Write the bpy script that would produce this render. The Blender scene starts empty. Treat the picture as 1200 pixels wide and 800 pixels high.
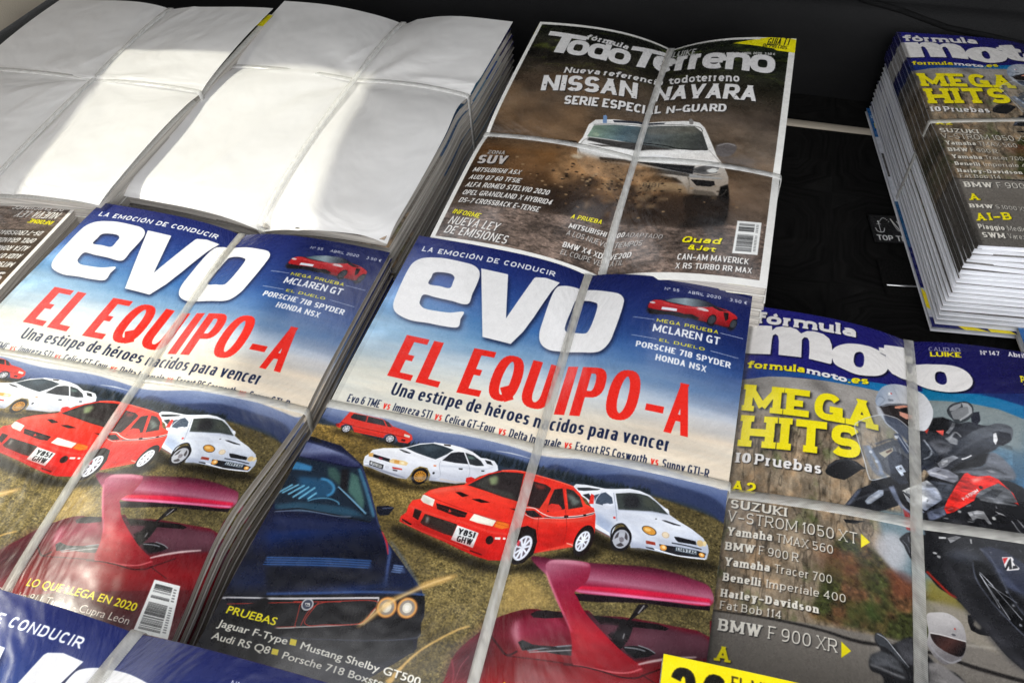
import bpy, math
import numpy as np
R = math.radians
sc = bpy.context.scene

# ---------------------------------------------------------------- camera
cam_d = bpy.data.cameras.new('camera'); cam = bpy.data.objects.new('camera', cam_d)
sc.collection.objects.link(cam); sc.camera = cam
cam_d.sensor_width = 36; cam_d.lens = 928.9*36/1200; cam_d.clip_start = .01; cam_d.clip_end = 500
cam.location = (0, 0, .3318)
cam.rotation_euler = (R(90 - 47.56), 0, 0)
cam.rotation_mode = 'QUATERNION'
from mathutils import Matrix, Quaternion, Vector
_roll = 2.022
cam.rotation_quaternion = Quaternion((1, 0, 0), R(90 - 47.56)) @ Quaternion((0, 0, 1), R(-_roll))

# ---------------------------------------------------------------- daylight
CAR_YAW = -.30                                # the boot is turned against the view
SUN_EL, SUN_SIDE = R(50), .06                 # the sun stands to the left of the car
world = bpy.data.worlds.new('World'); sc.world = world; world.use_nodes = True
wn = world.node_tree.nodes; wl = world.node_tree.links; bg = wn['Background']
sky = wn.new('ShaderNodeTexSky'); sky.sky_type = 'NISHITA'; sky.sun_disc = False
cz, sz = math.cos(CAR_YAW), math.sin(CAR_YAW)
_l = Vector((-math.cos(SUN_EL), SUN_SIDE, math.sin(SUN_EL))).normalized()
SUN = Vector((_l.x*cz - _l.y*sz, _l.x*sz + _l.y*cz, _l.z))   # towards the sun
sky.sun_elevation = math.asin(SUN.z); sky.sun_rotation = math.atan2(SUN.x, SUN.y)
sky.air_density = 1.0; sky.dust_density = 2.5; sky.ozone_density = .8
hs = wn.new('ShaderNodeHueSaturation'); hs.inputs['Saturation'].default_value = .22   # thin white cloud
wl.new(sky.outputs[0], hs.inputs['Color']); wl.new(hs.outputs[0], bg.inputs[0]); bg.inputs[1].default_value = .15
sd = bpy.data.lights.new('sun', 'SUN'); sun = bpy.data.objects.new('sun', sd); sc.collection.objects.link(sun)
sd.energy = 2.2; sd.angle = R(1.2); sd.color = (1, .97, .88)
sun.rotation_mode = 'QUATERNION'; sun.rotation_quaternion = SUN.to_track_quat('Z', 'Y')
ld = bpy.data.lights.new('open_tailgate_daylight', 'AREA'); lo = bpy.data.objects.new('open_tailgate_daylight', ld); sc.collection.objects.link(lo)
ld.shape = 'RECTANGLE'; ld.size = 1.3; ld.size_y = .9; ld.energy = 6.5; ld.color = (1, .985, .96)
lo.location = (.25, -1.35, .90); lo.rotation_euler = (Vector((.25, .55, 0)) - Vector(lo.location)).to_track_quat('-Z', 'Y').to_euler()
sc.view_settings.view_transform = 'Standard'; sc.view_settings.look = 'None'
sc.view_settings.exposure = 1.68; sc.view_settings.gamma = 1
sc.cycles.use_denoising = True; sc.cycles.max_bounces = 8; sc.cycles.transparent_max_bounces = 12
sc.cycles.sample_clamp_indirect = 6

# ---------------------------------------------------------------- print shop
# The flat print of the covers (lettering, pictures) is drawn here with numpy
# polygons, page coordinates u (0..1 left to right) and v (0..1 top to bottom).
TW, TH = 1050, 1400

def U(s):
    a = np.array([int(k) for k in s.replace(',', ' ').split()], float).reshape(-1, 2)
    return a / 1e4

def smooth(p, n=6, closed=True):
    p = np.asarray(p, float)
    m = len(p); out = []
    rng_ = range(m) if closed else range(m - 1)
    for i in rng_:
        if closed:
            a, b, c, d = p[(i-1) % m], p[i], p[(i+1) % m], p[(i+2) % m]
        else:
            a, b, c, d = p[max(i-1, 0)], p[i], p[i+1], p[min(i+2, m-1)]
        for k in range(n):
            t = k / n
            out.append(.5*((2*b) + (c-a)*t + (2*a-5*b+4*c-d)*t*t + (3*b-a-3*c+d)*t**3))
    if not closed: out.append(p[-1])
    return np.array(out)

def cover(polys, W, H, SS=4):
    """anti-aliased coverage of polygons given in pixels -> (x0, y0, array)"""
    allp = np.concatenate(polys)
    x0 = max(int(allp[:, 0].min()) - 1, 0); x1 = min(int(allp[:, 0].max()) + 3, W)
    y0 = max(int(allp[:, 1].min()) - 1, 0); y1 = min(int(allp[:, 1].max()) + 3, H)
    if x1 <= x0 or y1 <= y0: return 0, 0, np.zeros((1, 1))
    w, h = x1 - x0, y1 - y0
    acc = np.zeros((h*SS, w + 2))
    A = np.concatenate(polys); B = np.concatenate([np.roll(p, -1, 0) for p in polys])
    ax, ay = A[:, 0] - x0, (A[:, 1] - y0)*SS - .5
    bx, by = B[:, 0] - x0, (B[:, 1] - y0)*SS - .5
    sg = np.where(by > ay, 1.0, -1.0)
    lx, ly = np.where(sg > 0, ax, bx), np.where(sg > 0, ay, by)
    hx, hy = np.where(sg > 0, bx, ax), np.where(sg > 0, by, ay)
    k0 = np.clip(np.ceil(ly), 0, h*SS).astype(int); k1 = np.clip(np.ceil(hy), 0, h*SS).astype(int)
    n = np.maximum(k1 - k0, 0)
    idx = np.repeat(np.arange(len(n)), n)
    if len(idx) == 0: return x0, y0, np.zeros((h, w))
    ks = np.arange(n.sum()) - np.repeat(np.cumsum(n) - n, n) + k0[idx]
    t = (ks - ly[idx]) / (hy[idx] - ly[idx])
    x = np.clip(lx[idx] + (hx[idx] - lx[idx])*t, 0, w)
    ix = np.floor(x).astype(int); fx = x - ix
    np.add.at(acc, (ks, ix), sg[idx]*(1 - fx)); np.add.at(acc, (ks, ix + 1), sg[idx]*fx)
    c = np.clip(np.abs(np.cumsum(acc, 1)), 0, 1)[:, :w]
    return x0, y0, c.reshape(h, SS, w).mean(1)

def gblur(a, s):
    if s < .3: return a
    r = int(3*s) + 1
    k = np.exp(-.5*(np.arange(-r, r + 1)/s)**2); k /= k.sum()
    n0 = a.shape[0] + 2*r; n1 = a.shape[1] + 2*r
    f = np.fft.irfft(np.fft.rfft(a, n0, 0)*np.fft.rfft(k, n0)[:, None], n0, 0)[r:r + a.shape[0]]
    return np.fft.irfft(np.fft.rfft(f, n1, 1)*np.fft.rfft(k, n1)[None], n1, 1)[:, r:r + a.shape[1]]

def vnoise(h, w, cy, cx, seed):
    """smooth value noise with cells of cy x cx pixels"""
    r = np.random.RandomState(seed)
    gh, gw = int(h/cy) + 3, int(w/cx) + 3
    g = r.rand(gh, gw)
    y = np.arange(h)/cy; x = np.arange(w)/cx
    iy, ix = y.astype(int), x.astype(int)
    fy = y - iy; fx = x - ix; fy = fy*fy*(3-2*fy); fx = fx*fx*(3-2*fx)
    a = g[iy][:, ix]*(1-fx) + g[iy][:, ix+1]*fx
    b = g[iy+1][:, ix]*(1-fx) + g[iy+1][:, ix+1]*fx
    return a*(1-fy)[:, None] + b*fy[:, None]

def fnoise(h, w, cy, cx, seed, oct=4, gain=.55):
    s = 0; t = 0; g = 1
    for i in range(oct):
        s = s + g*vnoise(h, w, max(cy/2**i, 1), max(cx/2**i, 1), seed + 17*i); t += g; g *= gain
    return s/t

class Canvas:
    def __init__(self, w=TW, h=TH, col=(255, 255, 255)):
        self.w, self.h = w, h
        self.a = np.ones((h, w, 3))*np.array(col, float)/255
    def px(self, p): return np.asarray(p, float)*[self.w, self.h]
    def mask(self, polys, blur=0):
        ps = [self.px(p) for p in polys]
        if blur > 0:
            pad = int(3*blur) + 2
            sh = [p + pad for p in ps]
            x, y, c = cover(sh, self.w + 2*pad, self.h + 2*pad, 2)
            big = np.zeros((c.shape[0] + 2*pad, c.shape[1] + 2*pad)); big[pad:-pad, pad:-pad] = c
            big = gblur(big, blur); x -= 2*pad; y -= 2*pad
            cx, cy = max(-x, 0), max(-y, 0)
            big = big[cy:, cx:]; x, y = max(x, 0), max(y, 0)
            big = big[:max(self.h - y, 0), :max(self.w - x, 0)]
            return x, y, np.clip(big, 0, 1)
        return cover(ps, self.w, self.h)
    def comp(self, m, col, a=1.0, mul=None):
        x, y, c = m
        if c.size == 0: return
        h, w = c.shape
        r = self.a[y:y+h, x:x+w]
        if callable(col):
            uu, vv = np.meshgrid((np.arange(x, x+w) + .5)/self.w, (np.arange(y, y+h) + .5)/self.h)
            col = col(uu, vv)
        else: col = np.array(col, float)/255
        k = (c*a)[..., None]
        r[...] = r*(1-k) + col*k
    def fill(self, p, col, a=1.0, blur=0, sm=False, clip=None):
        if isinstance(p, str): p = U(p)
        if not isinstance(p, list): p = [p]
        if sm: p = [smooth(q) for q in p]
        m = self.mask(p, blur)
        if clip is not None: m = self.andm(m, clip)
        self.comp(m, col, a)
        return m
    def andm(self, m, c):
        full = np.zeros((self.h, self.w)); full[c[1]:c[1]+c[2].shape[0], c[0]:c[0]+c[2].shape[1]] = c[2]
        h, w = m[2].shape
        return m[0], m[1], m[2]*full[m[1]:m[1]+h, m[0]:m[0]+w]
    def line(self, p, wd, col, a=1.0, blur=0, sm=True, clip=None):
        p = U(p) if isinstance(p, str) else np.asarray(p, float)
        if sm and len(p) > 2: p = smooth(p, 6, False)
        q = self.px(p); polys = []
        n = len(q) - 1
        wd = np.interp(np.linspace(0, 1, n + 1), np.linspace(0, 1, len(wd)), wd) if hasattr(wd, '__len__') else np.full(n + 1, float(wd))
        for i in range(n):
            d = q[i+1] - q[i]; L = math.hypot(*d)
            if L < 1e-6: continue
            d = d/L; e = d*min(wd[i]*.12, .6); nn = np.array([-d[1], d[0]])
            polys.append(np.array([q[i]-e+nn*wd[i]/2, q[i+1]+e+nn*wd[i+1]/2, q[i+1]+e-nn*wd[i+1]/2, q[i]-e-nn*wd[i]/2])/[self.w, self.h])
        m = self.mask(polys, blur)
        if clip is not None: m = self.andm(m, clip)
        self.comp(m, col, a)
    def ell(self, c, rx, ry, col, a=1.0, blur=0, rot=0, clip=None):
        """ellipse; radii in v units of the page height"""
        c = U(c)[0] if isinstance(c, str) else c
        t = np.linspace(0, 2*math.pi, 40, endpoint=False); k = math.radians(rot)
        x = rx*np.cos(t); y = ry*np.sin(t)
        p = np.stack([(x*math.cos(k)-y*math.sin(k))*self.h/self.w + c[0], x*math.sin(k)+y*math.cos(k) + c[1]], 1)
        return self.fill(p, col, a, blur, clip=clip)
    def text(self, s, f, q, col, shadow=None, slant=None, a=1.0, snap=True, wob=None):
        """q: baseline left, baseline right, top of the first capital"""
        q = U(q) if isinstance(q, str) else np.asarray(q, float)
        polys, W = set_text(s, f)
        o, ex, ey = q[0], q[1] - q[0], q[2] - q[0]
        if snap: ey = np.array([0 if slant is None else -slant*ey[1]*self.h/self.w, ey[1]])
        out = [o + np.outer(p[:, 0]/W, ex) + np.outer(p[:, 1], ey) for p in polys]
        if shadow:
            dx, dy, b, al = shadow
            self.comp(self.mask([p + [dx/self.w, dy/self.h] for p in out], b), (8, 8, 12), al)
        m = self.mask(out); self.comp(m, col, a)
        return m

def mottle(C, p, amp, cell, seed, sm=False):
    """uneven tone of a printed photograph inside an outline"""
    p = U(p) if isinstance(p, str) else p
    m = C.mask([smooth(p) if sm else p], 1); h, w = m[2].shape
    if m[2].size < 4: return
    n = fnoise(h, w, cell*.6, cell*1.6, seed, 4, .6) - .5
    r = C.a[m[1]:m[1]+h, m[0]:m[0]+w]
    r[...] = np.clip(r*(1 + (amp*n*m[2])[..., None]), 0, 1)

def lg(p0, p1, stops):
    """linear gradient between two page points"""
    p0 = U(p0)[0] if isinstance(p0, str) else np.array(p0); p1 = U(p1)[0] if isinstance(p1, str) else np.array(p1)
    ts = [s[0] for s in stops]; cs = np.array([s[1] for s in stops], float)/255
    k = np.array([TW, TH]); d = (p1 - p0)*k; L = (d**2).sum()
    def f(u, v):
        t = ((u - p0[0])*k[0]*d[0] + (v - p0[1])*k[1]*d[1])/L
        return np.stack([np.interp(t, ts, cs[:, i]) for i in range(3)], -1)
    return f

# ---- a small stroke alphabet (condensed, wide, slab: by parameters) and the built-in font
XH = .72
def arc(cx, cy, rx, ry, a0, a1, n=14, p=2.5):
    t = np.radians(np.linspace(a0, a1, n)); c, s = np.cos(t), np.sin(t)
    return list(zip(cx + rx*np.sign(c)*np.abs(c)**(2/p), cy + ry*np.sign(s)*np.abs(s)**(2/p)))
def glyphs():
    X = XH; g = {}
    V = lambda x, a, b: [(x, a), (x, b)]
    Hh = lambda y, a, b: [(a, y), (b, y)]
    g['A'] = (1.0, [[(0,0),(.5,1)], [(1,0),(.5,1)], Hh(.3,.15,.85)])
    g['B'] = (.95, [V(0,0,1), [(0,1)]+arc(.55,.77,.38,.23,90,-90)+[(0,.54)], [(0,.54)]+arc(.6,.27,.4,.27,90,-90)+[(0,0)]])
    g['C'] = (.95, [arc(.5,.5,.5,.5,42,318,22)])
    g['D'] = (1.0, [V(0,0,1), [(0,1)]+arc(.5,.5,.5,.5,90,-90,18)+[(0,0)]])
    g['E'] = (.82, [V(0,0,1), Hh(1,0,1), Hh(.52,0,.85), Hh(0,0,1)])
    g['F'] = (.8, [V(0,0,1), Hh(1,0,1), Hh(.5,0,.85)])
    g['G'] = (1.0, [arc(.5,.5,.5,.5,42,325,22)+[(1,.42)], [(1,0),(1,.44)], Hh(.44,.55,1)])
    g['H'] = (1.0, [V(0,0,1), V(1,0,1), Hh(.51,0,1)])
    g['I'] = (.0, [V(.5,0,1)])
    g['J'] = (.7, [[(1,1)]+arc(.5,.3,.5,.3,0,-170)])
    g['K'] = (1.0, [V(0,0,1), [(0,.36),(1,1)], [(.3,.55),(1,0)]])
    g['L'] = (.78, [V(0,0,1), Hh(0,0,1)])
    g['M'] = (1.3, [V(0,0,1), V(1,0,1), [(0,1),(.5,.12)], [(1,1),(.5,.12)]])
    g['N'] = (1.05, [V(0,0,1), V(1,0,1), [(0,1),(1,0)]])
    g['O'] = (1.03, [arc(.5,.5,.5,.5,0,360,36)])
    g['P'] = (.92, [V(0,0,1), [(0,1)]+arc(.55,.73,.45,.27,90,-90)+[(0,.46)]])
    g['Q'] = (1.03, [arc(.5,.5,.5,.5,0,360,36), [(.55,.3),(1.0,-.02)]])
    g['R'] = (.98, [V(0,0,1), [(0,1)]+arc(.55,.74,.43,.26,90,-90)+[(0,.48)], [(.5,.48),(1,0)]])
    g['S'] = (.9, [arc(.5,.75,.48,.25,22,270,16)+arc(.5,.26,.5,.26,88,-158,16)])
    g['T'] = (.95, [V(.5,0,1), Hh(1,0,1)])
    g['U'] = (1.0, [[(0,1)]+arc(.5,.35,.5,.35,180,360,16)+[(1,1)]])
    g['V'] = (1.0, [[(0,1),(.5,0)], [(1,1),(.5,0)]])
    g['W'] = (1.45, [[(0,1),(.27,0)], [(.5,1),(.27,0)], [(.5,1),(.73,0)], [(1,1),(.73,0)]])
    g['X'] = (1.0, [[(0,0),(1,1)], [(0,1),(1,0)]])
    g['Y'] = (1.0, [[(0,1),(.5,.45)], [(1,1),(.5,.45)], V(.5,0,.47)])
    g['Z'] = (.92, [Hh(1,0,1), Hh(0,0,1), [(0,0),(1,1)]])
    bowl = lambda: arc(.5,X/2,.5,X/2,0,360,30)
    g['a'] = (.8, [[(1,0)]+arc(.5,X*.66,.5,X*.34,0,150,10), arc(.48,X*.29,.48,X*.29,0,360,22)])
    g['b'] = (.85, [V(0,0,1), bowl()])
    g['c'] = (.78, [arc(.5,X/2,.5,X/2,48,312,18)])
    g['d'] = (.85, [V(1,0,1), bowl()])
    g['e'] = (.85, [[(0,X*.5),(1,X*.5)]+arc(.5,X/2,.5,X/2,4,318,24)])
    g['f'] = (.58, [[(.35,0)]+arc(.9,.76,.55,.24,180,90,8), Hh(X,-.25,1.05)])
    g['g'] = (.85, [bowl(), [(1,X)]+arc(.5,-.05,.5,.23,0,-160,10)])
    g['h'] = (.85, [V(0,0,1), arc(.5,X*.6,.5,X*.4,180,0,12)+[(1,0)]])
    g['i'] = (.0, [V(.5,0,X), [(.5,.93),(.5,1.0)]])
    g['j'] = (.15, [V(.5,-.2,X), [(.5,.93),(.5,1.0)]])
    g['k'] = (.82, [V(0,0,1), [(0,.25),(.95,X)], [(.3,.42),(1,0)]])
    g['l'] = (.0, [V(.5,0,1)])
    g['m'] = (1.35, [V(0,0,X), arc(.25,X*.6,.25,X*.4,180,0,10)+[(.5,0)], arc(.75,X*.6,.25,X*.4,180,0,10)+[(1,0)]])
    g['n'] = (.85, [V(0,0,X), arc(.5,X*.6,.5,X*.4,180,0,12)+[(1,0)]])
    g['o'] = (.88, [bowl()])
    g['p'] = (.85, [V(0,-.28,X), bowl()])
    g['q'] = (.85, [V(1,-.28,X), bowl()])
    g['r'] = (.55, [V(0,0,X), arc(.75,X*.5,.75,X*.5,178,80,8)])
    g['s'] = (.72, [arc(.5,X*.75,.48,X*.25,25,270,12)+arc(.5,X*.26,.5,X*.26,88,-155,12)])
    g['t'] = (.6, [[(.35,.93)]+arc(.9,.2,.55,.2,180,270,7), Hh(X,-.3,1.1)])
    g['u'] = (.85, [[(0,X)]+arc(.5,X*.4,.5,X*.4,180,360,12), V(1,0,X)])
    g['v'] = (.85, [[(0,X),(.5,0)], [(1,X),(.5,0)]])
    g['w'] = (1.25, [[(0,X),(.27,0)], [(.5,X),(.27,0)], [(.5,X),(.73,0)], [(1,X),(.73,0)]])
    g['x'] = (.82, [[(0,0),(1,X)], [(0,X),(1,0)]])
    g['y'] = (.85, [[(0,X),(.5,0)], [(1,X),(.3,-.28)]])
    g['z'] = (.78, [Hh(X,0,1), Hh(0,0,1), [(0,0),(1,X)]])
    g['0'] = (.9, [arc(.5,.5,.5,.5,0,360,32)])
    g['1'] = (.4, [V(.9,0,1), [(0,.8),(.9,1)]])
    g['2'] = (.85, [arc(.5,.7,.5,.3,165,-25,14)+[(0,.03)], Hh(0,0,1)])
    g['3'] = (.85, [arc(.5,.76,.46,.24,155,-85,14), arc(.5,.27,.5,.27,85,-155,14)])
    g['4'] = (.95, [V(.75,0,1), [(.75,1),(0,.27)], Hh(.27,0,1)])
    g['5'] = (.85, [Hh(1,.05,.95), [(.08,.5),(.08,1)], [(.08,.55)]+arc(.5,.31,.5,.31,120,-155,16)])
    g['6'] = (.88, [arc(.5,.31,.5,.31,0,360,26), [(0,.35)]+arc(.62,.5,.62,.5,180,62,10)])
    g['7'] = (.82, [Hh(1,0,1), [(1,1),(.35,0)]])
    g['8'] = (.88, [arc(.5,.77,.44,.23,0,360,24), arc(.5,.28,.5,.28,0,360,26)])
    g['9'] = (.88, [arc(.5,.69,.5,.31,0,360,26), [(1,.65)]+arc(.38,.5,.62,.5,0,-118,10)])
    g['-'] = (.75, [Hh(.4,0,1)]); g['.'] = (.0, [[(.5,0),(.5,.04)]]); g[','] = (.0, [[(.5,-.12),(.5,.05)]])
    g['€'] = (.95, [arc(.58,.5,.42,.5,48,312,18), Hh(.58,-.05,.7), Hh(.42,-.05,.7)])
    g['º'] = (.35, [arc(.5,.84,.5,.14,0,360,16)]); g['&'] = (.9, [arc(.45,.77,.3,.2,0,360,18), arc(.45,.27,.45,.27,0,360,20), [(.4,.55),(1,0)]])
    for b, c in (('ó','o'), ('é','e'), ('á','a'), ('É','E'), ('Á','A'), ('Ó','O'), ('í','i'), ('Í','I')):
        w, st = g[c]; up = c.isupper(); base = 1.08 if up else .86
        g[b] = (w, [s for s in st if not (c == 'i' and s[0][1] > .9)] + [[(.45, base), (.75, base + .16)]])
    return g
GL = glyphs()
HORIZ_KEY = (-.28, 0.0, XH, 1.0)

def set_text(s, f):
    if f.get('bf'): return bfont_text(s, f)
    t, wx, sl, sp = f['t'], f.get('w', .6), f.get('slab', 0), f.get('sp', .12)
    th = f.get('th', t); x = 0; out = []
    for ch in s:
        if ch == ' ': x += f.get('space', .32*wx/.6); continue
        w, st = GL.get(ch, GL['-'])
        low = ch in 'acemnorsuvwxzóáég' or ch in 'pqyj'
        gw = max(w*wx - t*.0, 0) if w > 0 else 0
        inner = max(gw - t, 0) if w > 0 else 0
        full = inner + t
        m = sl
        top = XH if (ch in 'acemnorsuvwxzgpqy') else (1.4 if ch in 'óéáÉÁÓíÍ' else 1.0)
        bot = -.28 if ch in 'gpqyj,Q' else 0
        def mp(p):
            px_ = x + m + t/2 + p[0]*inner if inner > 0 else x + m + t/2 + (p[0]-.5)*.0
            k = th/2
            py_ = np.interp(p[1], [-.28, 0, XH, 1, 1.4], [-.28+k, k, XH-k, 1-k, 1.4-k])
            return np.array([px_, py_])
        ends = {}
        for q in st:
            for e in (q[0], q[-1]): ends[tuple(np.round(e, 3))] = ends.get(tuple(np.round(e, 3)), []) + [q]
        for q in st:
            P = [mp(p) for p in q]
            nn = len(P) - 1
            for i in range(nn):
                a, b = P[i].copy(), P[i+1].copy(); d = b - a; L = math.hypot(*d)
                if L < 1e-6: continue
                d = d/L; tt = t*abs(d[1]) + th*abs(d[0]) if abs(d[1]*d[0]) < .02 else math.sqrt((t*d[1])**2 + (th*d[0])**2)
                for (pt, end, sg) in ((a, q[i], -1), (b, q[i+1], 1)):
                    isend = (i == 0 and sg < 0) or (i == nn-1 and sg > 0)
                    if not isend or (len(q) > 8 and math.hypot(q[0][0]-q[-1][0], q[0][1]-q[-1][1]) < .01): pt += sg*d*min(tt*.1, L*.5); continue
                    if len(q) > 4 and not any(abs(end[1]-k) < .004 for k in HORIZ_KEY): continue
                    if abs(d[0]) > abs(d[1]) and abs(d[1]) < .05:
                        if end[0] <= .02 or end[0] >= .98: pt += sg*d*t/2
                    elif any(abs(end[1]-k) < .01 for k in HORIZ_KEY): pt += sg*d*(th/2 if abs(d[0]) < .08 else t*.9)
                n_ = np.array([-d[1], d[0]])*tt/2
                pl = np.array([a+n_, b+n_, b-n_, a-n_])
                pl = clipy(pl, bot, top)
                if len(pl) > 2 and ch in 'MNZAVWXKk': pl[:, 0] = np.clip(pl[:, 0], x + m, x + m + full)
                if len(pl) > 2: out.append(orient(pl))
            if sl > 0 and len(q) == 2 and abs(q[0][1]-q[1][1]) > .2 or (sl > 0 and ch in 'hnmurft' and len(q) > 4):
                for e, o_ in ((q[0], q[-1]), (q[-1], q[0])):
                    if not any(abs(e[1]-k) < .01 for k in HORIZ_KEY): continue
                    oth = [z for z in ends[tuple(np.round(e, 3))] if z is not q]
                    if any(len(z) == 2 and abs(z[0][1]-z[1][1]) > .2 for z in oth) and ch not in 'MN': continue
                    if ch in 'MN' and oth and (e[0] < .5) != (e[0] < .5): continue
                    if len(q) > 4 and e[1] > .1 and ch not in 'u': continue
                    if ch == 'u' and e is q[-1]: continue
                    if ch in '47' and e[1] > .5: continue
                    c = mp(e); y0 = c[1] - th/2; y1 = c[1] + th/2
                    hs = f.get('sh', th*.8)
                    if e[1] <= 0: y1 = y0 + hs
                    else: y0 = y1 - hs
                    left = right = t/2 + sl
                    if e[1] > .5 and ch in 'bdhklnmpqrui': right = t/2
                    if ch in 'BDPRE' and e[0] == 0: right = t/2
                    out.append(orient(np.array([[c[0]-left, y0], [c[0]+right, y0], [c[0]+right, y1], [c[0]-left, y1]])))
        x += full + 2*m + sp - (.05*wx if ch in 'rcfTCLt' else 0)
    return out, max(x - sp, 1e-3)

def orient(p):
    a = np.sum(p[:, 0]*np.roll(p[:, 1], -1) - np.roll(p[:, 0], -1)*p[:, 1])
    return p if a > 0 else p[::-1]
def clipy(p, lo, hi):
    for (lim, s) in ((lo, 1), (hi, -1)):
        out = []; n = len(p)
        for i in range(n):
            a, b = p[i], p[(i+1) % n]; da, db = s*(a[1]-lim), s*(b[1]-lim)
            if da >= 0: out.append(a)
            if da*db < 0: out.append(a + (b-a)*da/(da-db))
        p = out
        if len(p) < 3: return np.zeros((0, 2))
    return np.array(p)

_bf = {}
def bfont_text(s, f):
    key = s
    if key not in _bf:
        c = bpy.data.curves.new('lettering', 'FONT'); c.body = s; c.space_character = f.get('track', 1.0)
        o = bpy.data.objects.new('lettering', c); bpy.context.scene.collection.objects.link(o)
        cu = o.to_curve(bpy.context.evaluated_depsgraph_get()); res = []
        for sp in cu.splines:
            P = []; bp = sp.bezier_points; n = len(bp)
            for i in range(n):
                a, b = bp[i], bp[(i+1) % n]
                p0, p1, p2, p3 = (np.array(z[:2]) for z in (a.co, a.handle_right, b.handle_left, b.co))
                for k in range(5):
                    t = k/5; P.append((1-t)**3*p0 + 3*(1-t)**2*t*p1 + 3*(1-t)*t*t*p2 + t**3*p3)
            res.append(np.array(P))
        o.to_curve_clear(); bpy.data.objects.remove(o); bpy.data.curves.remove(c)
        _bf[key] = res
    res = _bf[key]; cap = .69; b = f.get('bold', 0); polys = []
    W = max(p[:, 0].max() for p in res)
    for p in res:
        q = p/cap
        if b:
            d = np.roll(q, -1, 0) - np.roll(q, 1, 0); L = np.hypot(d[:, 0], d[:, 1])[:, None] + 1e-9; n = np.stack([d[:, 1], -d[:, 0]], 1)/L
            q = q + n*b*_bsign
        polys.append(q)
    return polys, W/cap
_bsign = 1.0

F_COND = dict(t=.145, th=.11, w=.47, sp=.1, space=.22)
F_HEAD = dict(t=.185, th=.13, w=.53, sp=.09, space=.28)
F_CONDB = dict(t=.19, th=.145, w=.56, sp=.09, space=.25)
F_WIDE = dict(t=.2, th=.17, w=1.15, sp=.3, space=.7)
F_SLABB = dict(t=.27, th=.2, w=1.0, sp=.05, slab=.09, sh=.17, space=.4)
F_SLAB = dict(t=.12, th=.10, w=.82, sp=.1, slab=.07, sh=.085, space=.32)
F_SLABM = dict(t=.25, th=.17, w=.8, sp=.05, slab=.07, sh=.13, space=.3)
F_SANS = dict(t=.15, th=.13, w=.68, sp=.14, space=.35)
F_SANSB = dict(t=.2, th=.17, w=.72, sp=.1, space=.35)
F_LIGHT = dict(t=.11, th=.1, w=.62, sp=.14, space=.3)
F_GILL = dict(bf=1); F_GILLB = dict(bf=1, bold=.03)

# ---- cover picture 1: five sports cars on a moor under a big blue masthead
def cgrid(rows):
    vs = [r[0] for r in rows]
    def f(u, v):
        out = []
        for k in range(3):
            cols = [np.interp(v, vs, [r[1][j][k] for r in rows]) for j in range(3)]
            a = np.where(u < .5, cols[0] + (cols[1]-cols[0])*u*2, cols[1] + (cols[2]-cols[1])*(u*2-1))
            out.append(a/255)
        return np.stack(out, -1)
    return f
def wheel(C, c, r, ratio, tyre, rim, face, spokes, rot=0, wd=.1):
    """c page point, r in v units"""
    c = U(c)[0] if isinstance(c, str) else np.array(c); k = C.h/C.w
    C.ell(c, r*ratio, r, tyre, rot=rot)
    C.ell(c, r*ratio*.74, r*.74, face, rot=rot)
    kk = math.radians(rot)
    for i in range(spokes):
        t = 2*math.pi*i/spokes + .3
        def P(q, rr):
            x, y = rr*ratio*math.cos(q), rr*math.sin(q)
            return (c[0] + (x*math.cos(kk)-y*math.sin(kk))*k, c[1] + x*math.sin(kk)+y*math.cos(kk))
        C.line([P(t, r*.1), P(t, r*.7)], r*C.h*wd*2.2, rim, sm=False)
    for a_ in (.70,):
        t = np.linspace(0, 2*math.pi, 30); x = r*a_*ratio*np.cos(t); y = r*a_*np.sin(t)
        C.line(np.stack([(x*math.cos(kk)-y*math.sin(kk))*k + c[0], x*math.sin(kk)+y*math.cos(kk) + c[1]], 1), r*C.h*.12, rim, sm=False)
    C.ell(c, r*.14*ratio, r*.14, rim)
def grain(C, amp, seed, cell=1.3, m=None):
    n = fnoise(C.h, C.w, cell*2, cell*2, seed, 2) - .5
    if m is not None:
        k = np.zeros((C.h, C.w)); k[m[1]:m[1]+m[2].shape[0], m[0]:m[0]+m[2].shape[1]] = m[2]; n = n*k
    C.a = np.clip(C.a*(1 + amp*n[..., None]), 0, 1)
def barcode(C, q, seed, vertical=False):
    """q: four page corners tl tr br bl of a white bar code field"""
    q = U(q); C.fill(q, (240, 240, 236)); r = np.random.RandomState(seed)
    P = lambda s, t: q[0]*(1-s)*(1-t) + q[1]*s*(1-t) + q[2]*s*t + q[3]*(1-s)*t
    for (t0, t1, n) in ((.07, .36, 16), (.42, .93, 34)):
        k = t0; st = (t1-t0)/n
        for i in range(n):
            wv = st*(.3 + .5*r.rand())
            if r.rand() < .85:
                a, b = (.1, .74)
                C.fill([np.array([P(a, k), P(b, k), P(b, k+wv), P(a, k+wv)])], (28, 28, 28))
            k += st
        for i in range(int(n/3)):
            kk = t0 + (t1-t0)*(i+.3)/(n/3)
            C.fill([np.array([P(.8, kk), P(.9, kk), P(.9, kk+st*1.4), P(.8, kk+st*1.4)])], (60, 60, 60), .7)

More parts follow.
